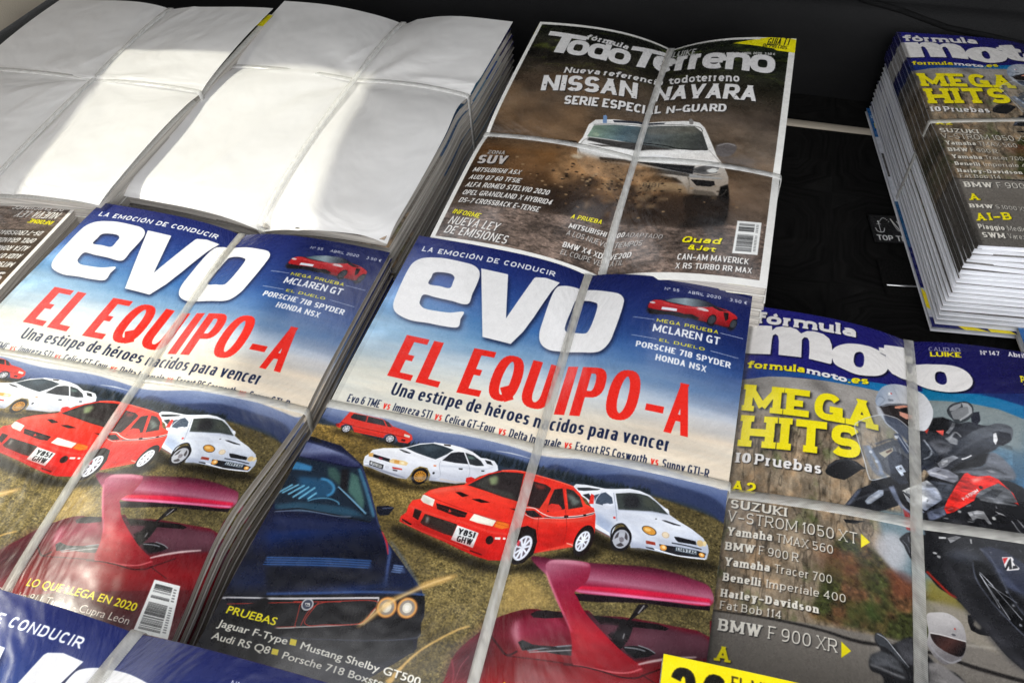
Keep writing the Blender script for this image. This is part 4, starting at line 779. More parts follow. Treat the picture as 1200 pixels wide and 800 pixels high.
    C.fill("6274,2470 6420,2404 6691,2426 6702,2573 6469,2766 6271,2731", (38,40,46)); C.fill("6286,2505 6360,2461 6373,2638 6305,2780 6263,2696", (228,228,228)); C.fill("5688,1953 5763,1957 5869,2075 5830,2150 5685,2159", (226,226,228), 1, .5, True); C.fill("5812,2051 6032,1978 6031,2214 5923,2367 5814,2287", (40,42,52))
    C.fill("4785,2921 5063,2876 5326,2980 5170,3189 4961,3261 4768,3147", (92,94,100), .9, 3); C.fill("5136,2826 5280,2745 5445,2810 5414,2946 5262,2935", (150,152,156), .9, 1.2); C.line("5236,2847 5395,2631 5523,2722", 5, (170,172,176), .8, 1)
    C.fill("5202,3573 5490,3346 5921,3088 6132,3012 6142,3188 5886,3377 5539,3512 5261,3649", (22,22,24)); C.line("5481,3277 5586,3229 5713,3145", 4, (220,220,222)); C.fill("4910,3484 5056,3335 5302,3220 5416,3253 5218,3395 5107,3520 4969,3580", (140,142,148)); C.fill("4997,3434 5157,3335 5150,3407 5025,3507", (206,208,212))
    C.fill("5263,3631 5611,3464 5958,3328 6132,3012 6334,3009 6622,3301 6585,3546 5924,3610 5530,3599", (104,108,116), 1, 2, True); C.line("5264,3614 5607,3499 5911,3441 6153,3360 6437,3441", 5, (56,58,64), .9, 2); C.fill("5979,3428 6146,3413 6271,3457 6105,3472", (200,200,204), .6, 1)
    C.fill("5270,2040 5408,1877 5663,1772 5815,1774 5895,1864 5886,2038 5761,2230 5599,2342 5445,2386 5364,2298 5271,2178", (58,62,66), sm=True); C.fill("5327,2013 5434,1915 5634,1812 5610,1914 5451,2045 5326,2086", (150,152,154)); C.fill("5635,1805 5781,1801 5866,1904 5861,2043 5738,2166 5542,2319 5524,2204 5689,2073", (170,172,174)); C.fill("5339,2105 5582,1954 5771,1886 5781,2057 5547,2267 5395,2293", (128,130,132)); C.line("5384,2396 5344,2503 5207,2690", 8, (110,112,116))
    C.fill("3470,2265 3526,2035 3650,1821 3861,1663 4106,1578 4384,1558 4604,1627 4778,1754 4883,1957 4926,2162 4875,2410 4736,2666 4613,2718 4439,2644 4446,2088 4005,2167 3566,2376", lg("3545,1956", "4829,2246", [(0, (150,164,184)), (.3, (186,190,198)), (.6, (200,198,196)), (1, (226,226,228))]), sm=True)
    C.fill("3566,2376 3768,2251 4108,2125 4448,2059 4454,2641 4176,2694 3817,2708 3626,2564", (40,34,34), 1, 1); C.fill("3968,2250 4208,2134 4446,2088 4424,2166 4168,2253 3965,2303", (206,140,116)); C.fill("4079,2352 4329,2337 4460,2332 4439,2423 4253,2500 4090,2452", (214,150,128), 1, 1); C.fill("4101,2258 4446,2088 4449,2265 4329,2337 4130,2335", (20,18,20)); C.line("3470,2265 3574,2092 3705,2158 3533,2386", 3, (120,130,146), .7, 1); C.line("3632,2356 3936,2207 4449,2052", 4, (110,114,122)); C.fill("3467,2370 3598,2401 3754,2660 3977,2758 3719,2738 3528,2593", (196,200,208), .9, 2)
    C.fill("3816,1907 3884,1884 3898,1945 3812,1988", (240,240,240)); C.ell("3890,1915", .0018, .002, (200,40,40)); C.fill("3791,2095 3943,2063 3941,2118 3805,2162", (120,126,136), .9, 1); C.line("3965,1635 3990,1812 4112,2060", 2, (150,154,164), .7, 1)
    # ---- bars and fairing
    C.fill("2263,4292 2326,4144 2496,3987 2742,3896 2991,3905 3170,3998 3241,4004 3100,4066 2892,4250 2721,4382 2478,4394 2301,4350", (34,34,36)); C.line("2327,4177 2532,4013 2813,3913 3028,3982", 3, (80,82,86), .8, 1.5)
    C.fill("2711,4958 2839,4776 3037,4509 3312,4345 3382,4196 3663,4156 3946,4113 4008,4359 3966,4625 3657,4797 3353,4932 2982,4958", (34,35,39)); C.fill("2776,4913 2970,4589 3105,4461 3074,4596 2844,4898", (84,90,106), .9, 2); C.fill("3196,4724 3280,4610 3521,4406 3625,4380 3624,4492 3350,4734 3249,4780", (150,158,172)); C.fill("3230,4716 3349,4609 3521,4487 3555,4510 3350,4703 3255,4747", (206,212,222), .9, 1)
    C.fill("2711,5222 3213,5147 2976,5256 2776,5289", (26,26,28)); C.fill("3347,4238 3950,3977 4376,3991 4339,4714 4137,4643 4004,4521 3942,4247 3662,4256", K)
    C.fill("3749,4282 3873,4216 3938,4378 4070,4598 4339,4714 4336,4807 4067,4693 3866,4494", (110,118,138), .9, 1.5); C.fill("4068,4661 4337,4776 4530,4771 4334,4854 4099,4777", (150,50,50), .8, 1)
    C.fill("3349,3514 3908,3136 4133,3105 4638,3056 4896,3236 4955,3334 4802,3573 4595,3677 4376,3991 4015,4160 3596,3938", (44,48,58), 1, 1)
    C.fill("3457,3575 3903,3286 4112,3548 3809,3948", (70,76,88), .9, 3); C.fill("3530,3573 3864,3334 3879,3420 3673,3639", (190,182,158)); C.line("3713,3504 3843,3405", 6, (90,60,50)); C.fill("3921,3779 4069,3684 4198,3854 4065,3961 3938,3826", (196,206,220)); C.ell("4047,3785", .0022, .0024, (60,64,72)); C.fill("4097,3867 4392,3712 4372,4060 4231,4066", (20,20,22))
    C.fill("4438,2975 4776,3035 4961,3261 4881,3418 4600,3606 4392,3712", (54,58,66), 1, 1); C.line("4646,2942 4799,3179 4754,3332 4612,3426", 4, (180,186,196), .8, 1)
    C.fill("4063,4279 4226,4167 4646,3910 4805,3985 4939,4160 4971,4284 4605,4572 4536,4646 4346,4556 4178,4474", lg("4226,4167", "4736,4517", [(0, (226,226,222)), (.35, (170,174,182)), (.6, (206,208,212)), (1, (96,104,122))])); C.line("4080,4291 4284,4413 4603,4603 4977,4299", 4, (30,32,38)); C.fill("4639,4013 4833,4046 4887,4202 4683,4335", (110,118,138), .7, 6); C.line("4184,4311 4354,4394", 4, (60,60,66), .8, 1); C.fill("4361,4262 4564,4159 4618,4346 4418,4445", (240,240,236), .7, 3)
    C.fill("4601,4635 4868,4462 5001,4406 5019,4591 4656,4810", (86,92,110), 1, 1.5); C.fill("4660,3701 4870,3561 5134,3585 5357,3683 5363,3783 5240,3873 4981,3836 4720,3795", (148,150,160), 1, 1); C.line("4725,3725 4923,3726 5119,3760", 4, (226,226,230), .9, 1.5); C.fill("4679,3905 5107,3897 5237,3907 5109,4259 4973,4348 4894,4102", (58,62,70), 1, 2)
    sh(["4980,4473 5076,4265 5303,3895 5495,3616 5566,3576 5660,3619 5791,3618 6062,3549 6252,3596 6540,3852 6633,4088 6389,4011 6227,3784 5887,3916 5686,4117 5665,4170 5184,4513 5036,4572"], (226,42,34), 1, 1, 1, .5)
    C.fill("5614,3736 5789,3636 5956,3610 5707,3786", (244,140,132), .8, 3); C.fill("5690,4085 5820,3929 6241,3682 6483,3798 6610,4030 6179,4148 5860,4148", (86,88,92)); C.fill("5807,4046 6090,3844 6317,3831 6130,4030", (50,52,56)); C.line("5798,4128 6184,4116 6567,4101", 5, (130,132,136), .9, 1); C.text('V-STROM', F_SANSB, "5408,4228 5779,3954 5374,4177", (240,236,236), snap=False); C.ell("5836,3854", .0035, .0035, (60,20,24))
    for q, a_, c_, sd_ in (("2711,4958 3312,4345 4638,3056 5254,2306 6751,2263 6585,3546 6633,4088 5184,4513 4339,4714 3353,4932", .9, 26, 21), ("4884,5487 5659,5143 7213,6716 7041,7495 6192,7209 5349,6477", .8, 40, 22), ("4450,6648 5041,6612 5150,7093 4742,7420 4418,7119", .25, 40, 23), ("3272,7307 4192,7127 5158,8142 3461,8526", .9, 26, 24), ("4629,3869 7072,3403 6830,4875 4545,5167", 1.2, 22, 25)): mottle(C, q, a_, c_, sd_)
    rq = np.random.RandomState(6)
    for k in range(70):                    # small bright metal bits of the engine and fork
        q = U("5538,4623")[0] + [rq.normal(0, .07), rq.normal(.0, .035)]; C.line([q, q + [rq.uniform(-.012, .012), rq.uniform(-.008, .008)]], rq.uniform(1, 3), [(120,122,128), (70,72,78), (190,190,192), (12,12,13)][k % 4], .6, .8, sm=False)
    for k in range(40):
        q = U("3964,3591")[0] + [rq.normal(0, .04), rq.normal(.0, .03)]; C.line([q, q + [rq.uniform(-.012, .012), rq.uniform(-.014, .014)]], rq.uniform(1, 3), [(150,156,168), (50,54,62), (14,14,16)][k % 3], .55, .8, sm=False)
    C.line("5191,3329 5525,3017 5973,2677 6414,2443", 5, (120,124,132), .5, 3); C.line("5276,3490 5634,3249 6142,2938", 4, (14,14,16), .7, 2); C.line("2709,4928 3009,4737 3383,4521 3871,4266", 3, (120,124,134), .5, 2)
    # windscreen, clear, over the yellow letters
    def letters():
        G_ = dict(F_SLABB, t=.30, th=.235, w=1.04, slab=.085, sh=.2, sp=.02)
        C.text('MEGA', G_, "112,3187 3530,3020 66,2468", YL, (5, 5, 3, .8)); C.text('HITS', dict(G_, sp=.03, w=1.1), "135,4092 3145,3836 97,3308", YL, (5, 5, 3, .8))
    letters()
    scr = "2938,3069 3027,2932 3282,2747 3626,2577 3817,2551 4047,2557 4270,2680 4448,2820 4401,3569 4260,3503 3971,3411 3748,3547 3808,3982 3771,4060 3382,4229 3277,4156 3169,3809 3022,3383"
    C.fill(scr, (170,172,170), .30, .6, True); C.line("3772,4026 3382,4229 3277,4156 3169,3809 3022,3383 2938,3069 3027,2932 3282,2747 3626,2577 3817,2551 4046,2565 4306,2707 4446,2839", 2.4, (222,226,230), .85, .6)
    C.fill("3664,2582 4008,2569 4306,2707 4445,2859 4423,3202 4139,2990 3844,2854 3697,2744", (70,78,96), .85, 2); C.line("3626,2577 3734,2772 3992,2923 4276,3208 4474,3484", 4, (196,204,216), .85, 1); C.line("3204,3481 3312,3772 3488,4035 3700,4046", 16, (110,124,146), .6, 2); C.line("3277,3462 3420,3673 3526,3819 3594,4040", 10, (140,156,184), .8, 2)
    C.line("3990,2961 4129,3180 4268,3357", 17, (60,70,92), .9, 1.2); C.line("4007,2994 4269,3338", 3, (210,216,226), .8, .8); C.ell("3971,3050", .0035, .004, (200,206,214)); C.ell("3331,3591", .003, .0035, (210,216,226)); C.ell("3473,3781", .003, .0035, (190,200,214)); C.line("3460,3376 3758,3181 3909,3121", 5, (60,66,80), .8, 1.5)
    C.text('10', dict(F_SLABM, w=.75), "118,4486 528,4438 114,4254", WH, (2, 2, 1, .8)); C.text('Pruebas', dict(F_SLABM, t=.24, th=.17, w=.9, slab=.08), "587,4448 2189,4375 621,4199", WH, (3, 3, 1.5, .8))
    # lettering column
    t1 = (236,230,216); sd = (2, 2, 1.2, .8)
    def tx_(s, f, q): C.text(s, f, q, t1, sd)
    C.text('A2', F_SLABB, "126,5111 724,5083 133,4884", YL, sd)
    tx_('SUZUKI', dict(F_SLABM, w=.95), "155,5497 1463,5453 186,5297"); tx_('V-STROM 1050 XT', dict(F_SLAB, w=.9), "133,5795 3025,5686 156,5558")
    tx_('Yamaha', F_SLABM, "174,6094 1178,6031 176,5916"); tx_('TMAX 560', F_SLAB, "1243,6031 2499,6015 1269,5857")
    tx_('BMW', F_SLABM, "162,6391 823,6349 173,6230"); tx_('F 900 R', F_SLAB, "895,6348 1763,6335 910,6181")
    tx_('Yamaha', F_SLABM, "200,6698 1179,6645 202,6533"); tx_('Tracer 700', F_SLAB, "1254,6636 2483,6592 1266,6477")
    tx_('Benelli', F_SLABM, "200,6988 1010,6952 197,6835"); tx_('Imperiale 400', F_SLAB, "1116,6949 2776,6870 1127,6801")
    tx_('Harley-Davidson', dict(F_SLABM, w=.74), "193,7283 2232,7189 197,7139"); tx_('Fat Bob 114', dict(F_SLAB, w=.72), "213,7495 1485,7443 216,7355")
    tx_('BMW', dict(F_SLABM, w=.85), "228,7872 1120,7831 226,7666"); tx_('F 900 XR', dict(F_SLAB, w=.85), "1232,7824 2622,7760 1253,7608")
    C.fill("3102,5441 3302,5572 3095,5742", YL); C.fill("2689,7554 2887,7662 2694,7819", YL)
    C.text('A', F_SLABB, "234,8372 568,8352 231,8128", YL, sd)
    C.text('BMW', F_SLABM, "149,8658 864,8645 206,8518", t1, sd); C.text('S 1000 XR', F_SLAB, "925,8640 1861,8669 971,8501", t1, sd); C.text('A1-B', F_SLABB, "209,9133 1285,9018 267,8865", YL, sd)
    C.text('Piaggio', F_SLABM, "186,9409 930,9419 238,9244", t1, sd); C.text('Medley', F_SLAB, "1003,9428 1645,9428 1060,9264", t1, sd); C.text('SWM', F_SLABM, "204,9706 856,9707 261,9529", t1, sd); C.text('Varez 125', F_SLAB, "934,9699 1727,9713 990,9539", t1, sd)
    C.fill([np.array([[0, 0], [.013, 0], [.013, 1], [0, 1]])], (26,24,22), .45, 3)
    C.a = np.clip(C.a + ((fnoise(H, W, 1.6, 1.6, 78, 1)-.5)*.04)[..., None], 0, 1)
    return C

# ---- cover picture 3: a white pick-up ploughing through dust and mud
def draw_tt():
    C = Canvas(); H, W = C.h, C.w
    vv, uu = np.mgrid[0:H, 0:W]; vv = (vv+.5)/H; uu = (uu+.5)/W
    g = cgrid([(0, [(26,30,22),(24,28,20),(24,32,20)]), (.2, [(50,44,36),(40,38,30),(30,34,24)]), (.3, [(96,80,64),(72,62,50),(40,38,30)]), (.42, [(112,92,72),(80,70,60),(84,72,62)]),
        (.55, [(104,80,56),(120,96,72),(112,98,84)]), (.64, [(96,68,42),(150,108,66),(104,88,74)]), (.76, [(80,58,38),(86,62,42),(96,82,70)]), (.82, [(58,46,36),(50,40,34),(88,76,66)]), (1, [(92,78,68),(104,90,80),(84,72,64)])])(uu, vv)
    f1 = fnoise(H, W, 150, 200, 11, 6, .6); f2 = fnoise(H, W, 60, 90, 12, 5)
    g = g*(.35 + 1.3*f1[..., None]) + ((f2-.5)*.14)[..., None]
    leaf = np.clip((fnoise(H, W, 26, 60, 14, 5, .7)-.56)*6, 0, 1)*np.clip((.3-vv)/.2, 0, 1)
    g = g + leaf[..., None]*np.array([.20, .24, .04]); dark = np.clip((fnoise(H, W, 60, 160, 18, 5)-.45)*3, 0, 1)*np.clip((.28-vv)/.1, 0, 1); g *= (1-.6*dark)[..., None]
    C.a = np.clip(g, 0, 1)
    # dust clouds
    rr = np.random.RandomState(2)
    for k in range(46):
        u0, v0 = rr.uniform(.0, .5), rr.uniform(.3, .72); C.ell((u0, v0), rr.uniform(.015, .06), rr.uniform(.012, .04), [(150,118,88),(120,92,66),(70,56,44),(146,112,78)][k % 4], .35, 18)
    # pick-up
    wht = lg("4901,4600", "5934,7408", [(0, (244,242,238)), (.5, (232,230,226)), (.8, (210,200,188)), (1, (170,156,140))])
    C.fill("7906,5362 8216,5256 8496,5299 8546,5479 8396,5689 8136,5752 7931,5665", (92,86,84), 1, 1, True); C.line("7938,5390 8220,5281 8489,5325", 3, (190,186,184), .8, 1)
    C.fill("3353,5745 3459,5512 3516,5003 3687,4769 4305,4613 5580,4453 6908,4460 7204,4528 7409,4734 7733,5313 7974,5749 8240,6035 8456,6547 8493,6901 8409,7249 8218,7340 7394,7344 6092,7169 5443,6738 4108,6989 3579,6558", wht, sm=False, blur=.7)
    C.fill("3696,5005 4366,4836 5503,4631 7064,4690 7356,4910 7669,5566 7183,5607 6285,5562 5332,5375 3591,5458", lg("3838,5081", "7398,5584", [(0, (128,150,132)), (.25, (84,104,112)), (.5, (96,104,106)), (.8, (86,90,84)), (1, (60,62,60))])); C.fill("3657,5479 4644,5430 5326,5351 6282,5550 6631,5611 5729,5599 4589,5658 3631,5591", (40,38,36), .9, 2)
    C.fill("5186,4665 7122,4702 7307,4947 5588,4997", (150,138,120), .35, 8); C.line("5433,5314 6261,5455 6731,5560 7615,5570", 4, (24,24,24)); C.line("3686,4971 4358,4809 5496,4600 7061,4675 7369,4889", 2.5, (60,60,58)); C.fill("4259,4662 5109,4474 6057,4508 6012,4565 5134,4574 4340,4739", (52,56,66))
    C.fill("3895,4546 3972,4498 4039,4565 4100,4826 3965,4856", (120,150,190)); C.fill("6814,4386 6900,4356 6987,4459 7003,4605 6878,4606", (140,136,132)); C.ell("3863,5331", .008, .008, (150,164,140), .6, 1)
    C.fill("3399,5800 4046,5803 5165,5636 6913,5901 7946,5895 8062,5941 7285,6141 6295,6115 5373,6001 5133,5959 4319,6147 3712,6053", (250,248,244), .95, 3); C.fill("3663,5697 4238,5656 4699,5634 4199,5725", (60,56,52), .9, 1); C.line("3441,6120 3847,6117 4132,6200 4223,6314", 4, (236,230,222), 1, .8); C.fill("2654,5701 3299,5667 3363,5780 2757,5835", (40,32,26), .9, 2)
    C.fill("4208,6163 5036,6029 5609,6043 6412,6144 7348,6193 7354,6541 6810,6499 6110,6283 5295,6148 4303,6291", (58,56,56), 1, 2); C.fill("5609,6043 6456,6358 7364,6599 8108,6618 8322,6644 8117,6675 7327,6689 6486,6505 5404,6127", (170,170,168), 1, 1); C.fill("6531,6189 7344,6168 7280,6487 6788,6388", (26,26,26)); C.line("6604,6280 7318,6331", 2, (90,90,88))
    C.fill("7315,6316 7507,6175 8067,5968 8124,6126 8079,6418 7725,6534 7291,6486", (120,118,116)); C.ell("7909,6341", .012, .0085, (248,246,240), blur=2); C.fill("7371,6326 7666,6155 7761,6424 7449,6473", (70,70,70), .7, 3); C.fill("7321,6774 7605,6765 8052,6771 8102,6925 7959,7011 7541,7006", (34,32,32)); C.line("6944,6639 7232,7040 7370,7358", 5, (190,182,170), .9, 2)
    C.fill("5727,6658 6193,6658 6854,6727 7109,6945 6786,6921 6024,6874 5796,6829", (44,36,30), .95, 3); C.fill("8218,7340 8409,7249 8478,6938 8576,7415 8607,7897 8561,8250 8270,8288 7463,8246 7202,7429 7394,7344", (24,22,20), 1, 4)
    mottle(C, "3353,5745 3687,4769 7204,4528 8456,6547 8409,7249 6092,7169 4108,6989", .22, 36, 31); mottle(C, "3696,5005 7064,4690 7669,5566 5332,5375 3591,5458", .5, 26, 32)
    C.fill("5375,6008 6412,6144 7328,6203 7343,6542 6810,6499 6117,6313", (42,42,44), 1, 1); C.line("6437,6268 6888,6346 7270,6366", 1.6, (120,120,120), .8); C.line("5389,6067 6113,6298 6807,6484 7581,6624 8267,6624", [5, 9, 11, 11, 6], (186,184,180), .95, .8)
    C.ell("7980,6283", .010, .008, (255,253,246), blur=1); C.line("7396,6537 7787,6587 8188,6440", 3, (60,58,56), .9, .8); C.fill("8265,6971 8484,6833 8596,7412 8634,8010 8521,8311 8299,8312 8256,7586", (16,15,14), 1, 2); C.line("8293,7330 8404,7217 8471,7041", 3, (90,84,76), .8, 1); C.line("6151,7421 7190,7367 8219,7353", 3, (70,62,54), .7, 1.5)
    C.line("3680,5456 3480,5677 3445,5949 3573,6170", 2.5, (120,116,110), .8, 1); C.line("7695,5564 7894,5757 8214,6038", 2.5, (150,146,140), .9, 1)
    for k in range(5): C.line("5933,6235 6449,6329 6903,6421 7291,6486", 1.5, (20,20,20), .0)
    C.fill("5654,6232 6463,6396 7249,6549 7243,6666 6501,6577 5697,6414", (70,66,62), .9, 1.5); C.line("6001,6773 6217,6768 6494,6800", 8, (28,24,22), .9, 1.5); C.line("7143,6556 7261,6764 7326,7035 7339,7328", 3, (120,112,100), .9, 1.2); C.line("6412,6144 6859,6191 7294,6190", 4, (40,40,40), .9, 1); C.fill("7464,7158 8092,7195 8216,7328 7496,7337", (90,82,72), .8, 3)
    # mud spray over the nose
    m = C.mask([smooth(U("2869,6163 3332,6146 3812,6191 4336,6205 5063,6135 5514,6115 6126,6357 6516,6648 7257,7171 7305,7425 5964,7531 5136,7673 4269,7712 3483,7674 3007,7255 2934,6701"))], 12)
    n = fnoise(H, W, 50, 60, 33, 5, .6); mc = np.clip(np.array([152,116,80])/255*(.25 + 1.35*n[..., None]), 0, 1)
    C.comp(m, lambda u, v: mc[m[1]:m[1]+m[2].shape[0], m[0]:m[0]+m[2].shape[1]], .9); C.ell("3502,6316", .014, .008, (236,224,200), .8, 6)
    C.fill("5811,6895 6680,6922 7128,7045 7281,7299 6649,7281 5889,7219", (176,148,112), .8, 5); C.text('8181', F_SANS, "5855,7078 6399,7104 5826,6909", (110,92,72))
    m = C.mask([smooth(U("2964,7788 3509,7410 4056,7003 4404,7038 4507,7394 5207,7530 5397,6994 5874,7156 6258,7426 6629,7185 7178,7304 7713,7396 8536,7421 8624,8012 7879,8328 6369,8357 5249,8088 4216,8258 3122,8246"))], 14)
    C.comp(m, (48,37,30), .72); 
    for k in range(60):
        q = U("4056,7003")[0] + [rr.normal(0, .07)+.12, abs(rr.normal(.0, .05))]; C.ell(q, rr.uniform(.004, .02), rr.uniform(.004, .015), [(30,22,18),(128,96,66),(88,68,50),(170,142,108)][k % 4], .5, 5)
    C.line("4079,7263 4231,7022 4341,6821", 5, (200,180,150), .6, 2)
    for k in range(240):
        q = U("5168,7180")[0] + [rr.normal(0, .16), rr.normal(.0, .045)]; z_ = rr.uniform(.0008, .0032); C.ell(q, z_*1.5, z_, [(40,30,24),(120,92,66),(22,18,15),(170,140,104)][k % 4], .75, .5)
    # ploughed ground
    m = C.mask([U("-551,8961 1028,8626 3233,8570 5303,8288 7418,8523 10294,7948 10491,10109 -457,10290")], 4)
    n = fnoise(H, W, 7, 16, 51, 4, .8); n4 = fnoise(H, W, 60, 80, 52, 3); gc = np.clip(np.array([112,96,86])/255*(.2 + 1.5*n[..., None])*(.6+.8*n4[..., None]), 0, 1)
    C.comp(m, lambda u, v: gc[m[1]:m[1]+m[2].shape[0], m[0]:m[0]+m[2].shape[1]], .95)
    C.fill("7463,8246 8624,8012 8587,8413 7219,8530", (30,26,24), .8, 8); grain(C, .16, 91, 1.5)
    # lettering
    WH = (232,230,228); sh = (3, 4, 2, .85); YL = (250,236,20)
    T_ = dict(t=.30, th=.22, w=.92, sp=.02)
    def pt(s): return U(s)[0]
    C.text('T', dict(T_, w=1.2), "575,1687 2076,1850 610,525", WH, sh, snap=False)
    C.text('odo', dict(T_, w=1.3, t=.34, th=.2, sp=-.02), "1612,1814 4112,2012 1573,586", WH, sh, snap=False)
    C.text('T', dict(T_, w=1.2), np.array([pt("3933,2015"), pt("5120,1743"), pt("3995,756")]), WH, sh, snap=False)
    C.text('erreno', dict(T_, w=1.25, t=.34, th=.2, sp=-.02), "4933,1746 9398,2046 4874,393", WH, sh, snap=False)
    C.text('fórmula', dict(F_SLABB, w=1.0), "2128,845 3869,1055 2166,528", WH, (2, 2, 1, .8), snap=False)
    C.text('LUIKE', F_SANSB, "5540,796 6430,933 5536,353", (200,200,196), (2, 2, 1, .8), snap=False); C.text('Nº 236 MARZO-ABRIL 2020  3,50 €', F_SANSB, "7121,1113 9323,1023 7120,983", WH, snap=False)
    W1 = dict(F_SLABB, w=1.0, t=.26, th=.2, slab=.03, sp=.14)
    C.text('Nueva referencia', W1, np.array([pt("1905,2827"), pt("5540,2547"), pt("1896,2528")]), WH, sh, snap=False); C.text('todoterreno', W1, "5771,2600 8249,2577 5714,2179", WH, sh, snap=False)
    N = dict(F_SANSB, t=.27, th=.2, w=.86, sp=.07)
    C.text('NISSAN', N, "1348,3758 4816,3496 1219,3005", (238,236,234), sh, snap=False); C.text('NAVARA', N, "5365,3434 8913,3421 5362,2713", (238,236,234), sh, snap=False)
    C.text('SERIE ESPECIAL', dict(N, sp=.09), np.array([pt("2377,4294"), pt("5778,4046"), pt("2332,3898")]), (238,236,234), sh, snap=False); C.text('N-GUARD', dict(N, sp=.09), "5972,4090 7991,4001 5953,3749", (238,236,234), sh, snap=False)
    rs = np.random.RandomState(5)
    for k in range(70):
        q = U("1404,3668")[0] + [rs.uniform(0, .72), rs.uniform(-.05, .012)]; C.ell(q, rs.uniform(.001, .003), rs.uniform(.001, .003), (50,46,40), .8, .6)
    C.fill("7728,371 9087,-35 9555,-7 9995,57 10013,798", YL); C.text('GUÍA TT', F_COND, "8960,487 9773,403 9020,44", (40,38,30), snap=False); C.text('DE PRECIOS', F_COND, "8821,574 9691,645 8858,386", (40,38,30), snap=False)
    f = dict(F_SANSB, w=.66, t=.19); lt = (238,234,228); s2 = (2, 2, 1.2, .8)
    C.text('ZONA', f, "485,6630 1110,6625 484,6466", (190,184,178), s2, snap=False); C.text('SUV', dict(F_SANSB, t=.26), "297,7065 1296,7029 286,6701", (206,200,196), (4, 4, 1.5, .9), snap=False)
    for s, q in (('MITSUBISHI ASX', "302,7412 1932,7392 267,7229"), ('AUDI Q7 60 TFSIE', "299,7709 2050,7703 276,7531"), ('ALFA ROMEO STELVIO 2020', "311,8009 3087,7974 294,7823"), ('OPEL GRANDLAND X HYBRID4', "331,8301 3275,8282 305,8121"), ('DS-7 CROSSBACK E-TENSE', "340,8586 2980,8586 315,8410")):
        C.text(s, f, q, lt, s2, slant=.18)
    g2 = dict(F_SANS, w=.6); C.text('INFORME', f, "320,8993 1248,9069 301,8834", YL, s2, slant=.18); C.text('NUEVA LEY', g2, "335,9352 1953,9401 308,9085", lt, s2, slant=.18); C.text('DE EMISIONES', g2, "340,9658 2354,9729 304,9399", lt, s2, slant=.18)
    C.text('A PRUEBA', f, "3991,8538 4929,8442 3996,8398", YL, s2, slant=.15); C.text('MITSUBISHI L200', f, "4014,8838 5710,8721 4001,8684", lt, s2, slant=.15); C.text('ADAPTADO', F_LIGHT, "5746,8724 6865,8848 5748,8596", (200,194,188), s2, slant=.2); C.text('A LOS NUEVOS TIEMPOS', F_LIGHT, "4010,9054 6306,9023 4009,8900", (210,206,200), s2, slant=.15)
    C.text('BMW X4 XDRIVE20D', f, "4006,9411 6068,9348 4003,9253", lt, s2, slant=.1); C.text('EL COUPÉ VERSÁTIL', F_LIGHT, "4014,9620 5877,9532 4004,9479", (206,202,196), s2, slant=.1)
    C.text('Quad', dict(F_SLABB, w=1.2), "7433,8943 8567,8905 7494,8754", YL, (3, 3, 1.2, .9), snap=False); C.text('&Jet', dict(F_SLABB, w=1.2), "7660,9138 8456,9150 7696,8987", YL, (3, 3, 1.2, .9), snap=False)
    C.text('CAN-AM MAVERICK', f, "7438,9446 9434,9392 7434,9271", lt, s2); C.text('X RS TURBO RR MAX', f, "7437,9693 9550,9633 7435,9533", lt, s2)
    barcode(C, "8940,8099 9633,8034 9637,9069 8937,9123", 9)
    l_, r_, t_, b_ = .014, .022, .014, .020
    for q in ([[0,0],[1,0],[1,t_],[0,t_]], [[0,1-b_],[1,1-b_],[1,1],[0,1]], [[0,t_],[l_,t_],[l_,1-b_],[0,1-b_]], [[1-r_,t_],[1,t_],[1,1-b_],[1-r_,1-b_]]): C.fill([np.array(q)], (238,236,230))
    C.fill("8679,90 9087,-35 9555,-7 9995,57 10013,798 9343,747", YL); C.text('GUÍA TT', F_COND, "8960,487 9773,403 9020,44", (40,38,30), snap=False); C.text('DE PRECIOS', F_COND, "8821,574 9691,645 8858,386", (40,38,30), snap=False)
    C.a = np.clip(C.a, 0, 1); return C

# ---------------------------------------------------------------- where the covers lie
# loc, (yaw, tilt x, tilt y), page width and height in metres, strap lines in page
# coordinates, how deep the straps cut (metres), pillow between them
PW, PH = .21, .28
SHEETS = {
 'EC': dict(loc=(.0004,.2309,0), rot=(-.3075,.0203,-.0010)),
 'EL': dict(loc=(-.2150,.2815,.0025), rot=(-.2729,-.0261,.0244)),
 'TT': dict(loc=(.0908,.4928,.0147), rot=(-.3100,.0498,-.0502)),
 'MT': dict(loc=(.4169,.4861,.0029), rot=(-.1704,-.0083,.0118)),
 'MB': dict(loc=(.2066,.1844,-.0167), rot=(-.3236,-.0461,-.0198)),
 'EB': dict(loc=(-.2014,.0017,.0248), rot=(-.2919,-.0144,-.0008)),
 'A':  dict(loc=(-.3471,.5999,.0058), rot=(-.2548,.0063,-.0396), W=.22),
 'B':  dict(loc=(-.1394,.5650,.0048), rot=(-.3240,.0345,-.0306), W=.22),
 'PC': dict(loc=(.1217,-.0417,.012), rot=(-.26,.0,.0)),
 'RP': dict(loc=(.4190,.2020,-.062), rot=(-.17,0,0)),
 'AT': dict(loc=(-.4256,.3412,-.0076), rot=(2.9518,.0474,.0889)),
}
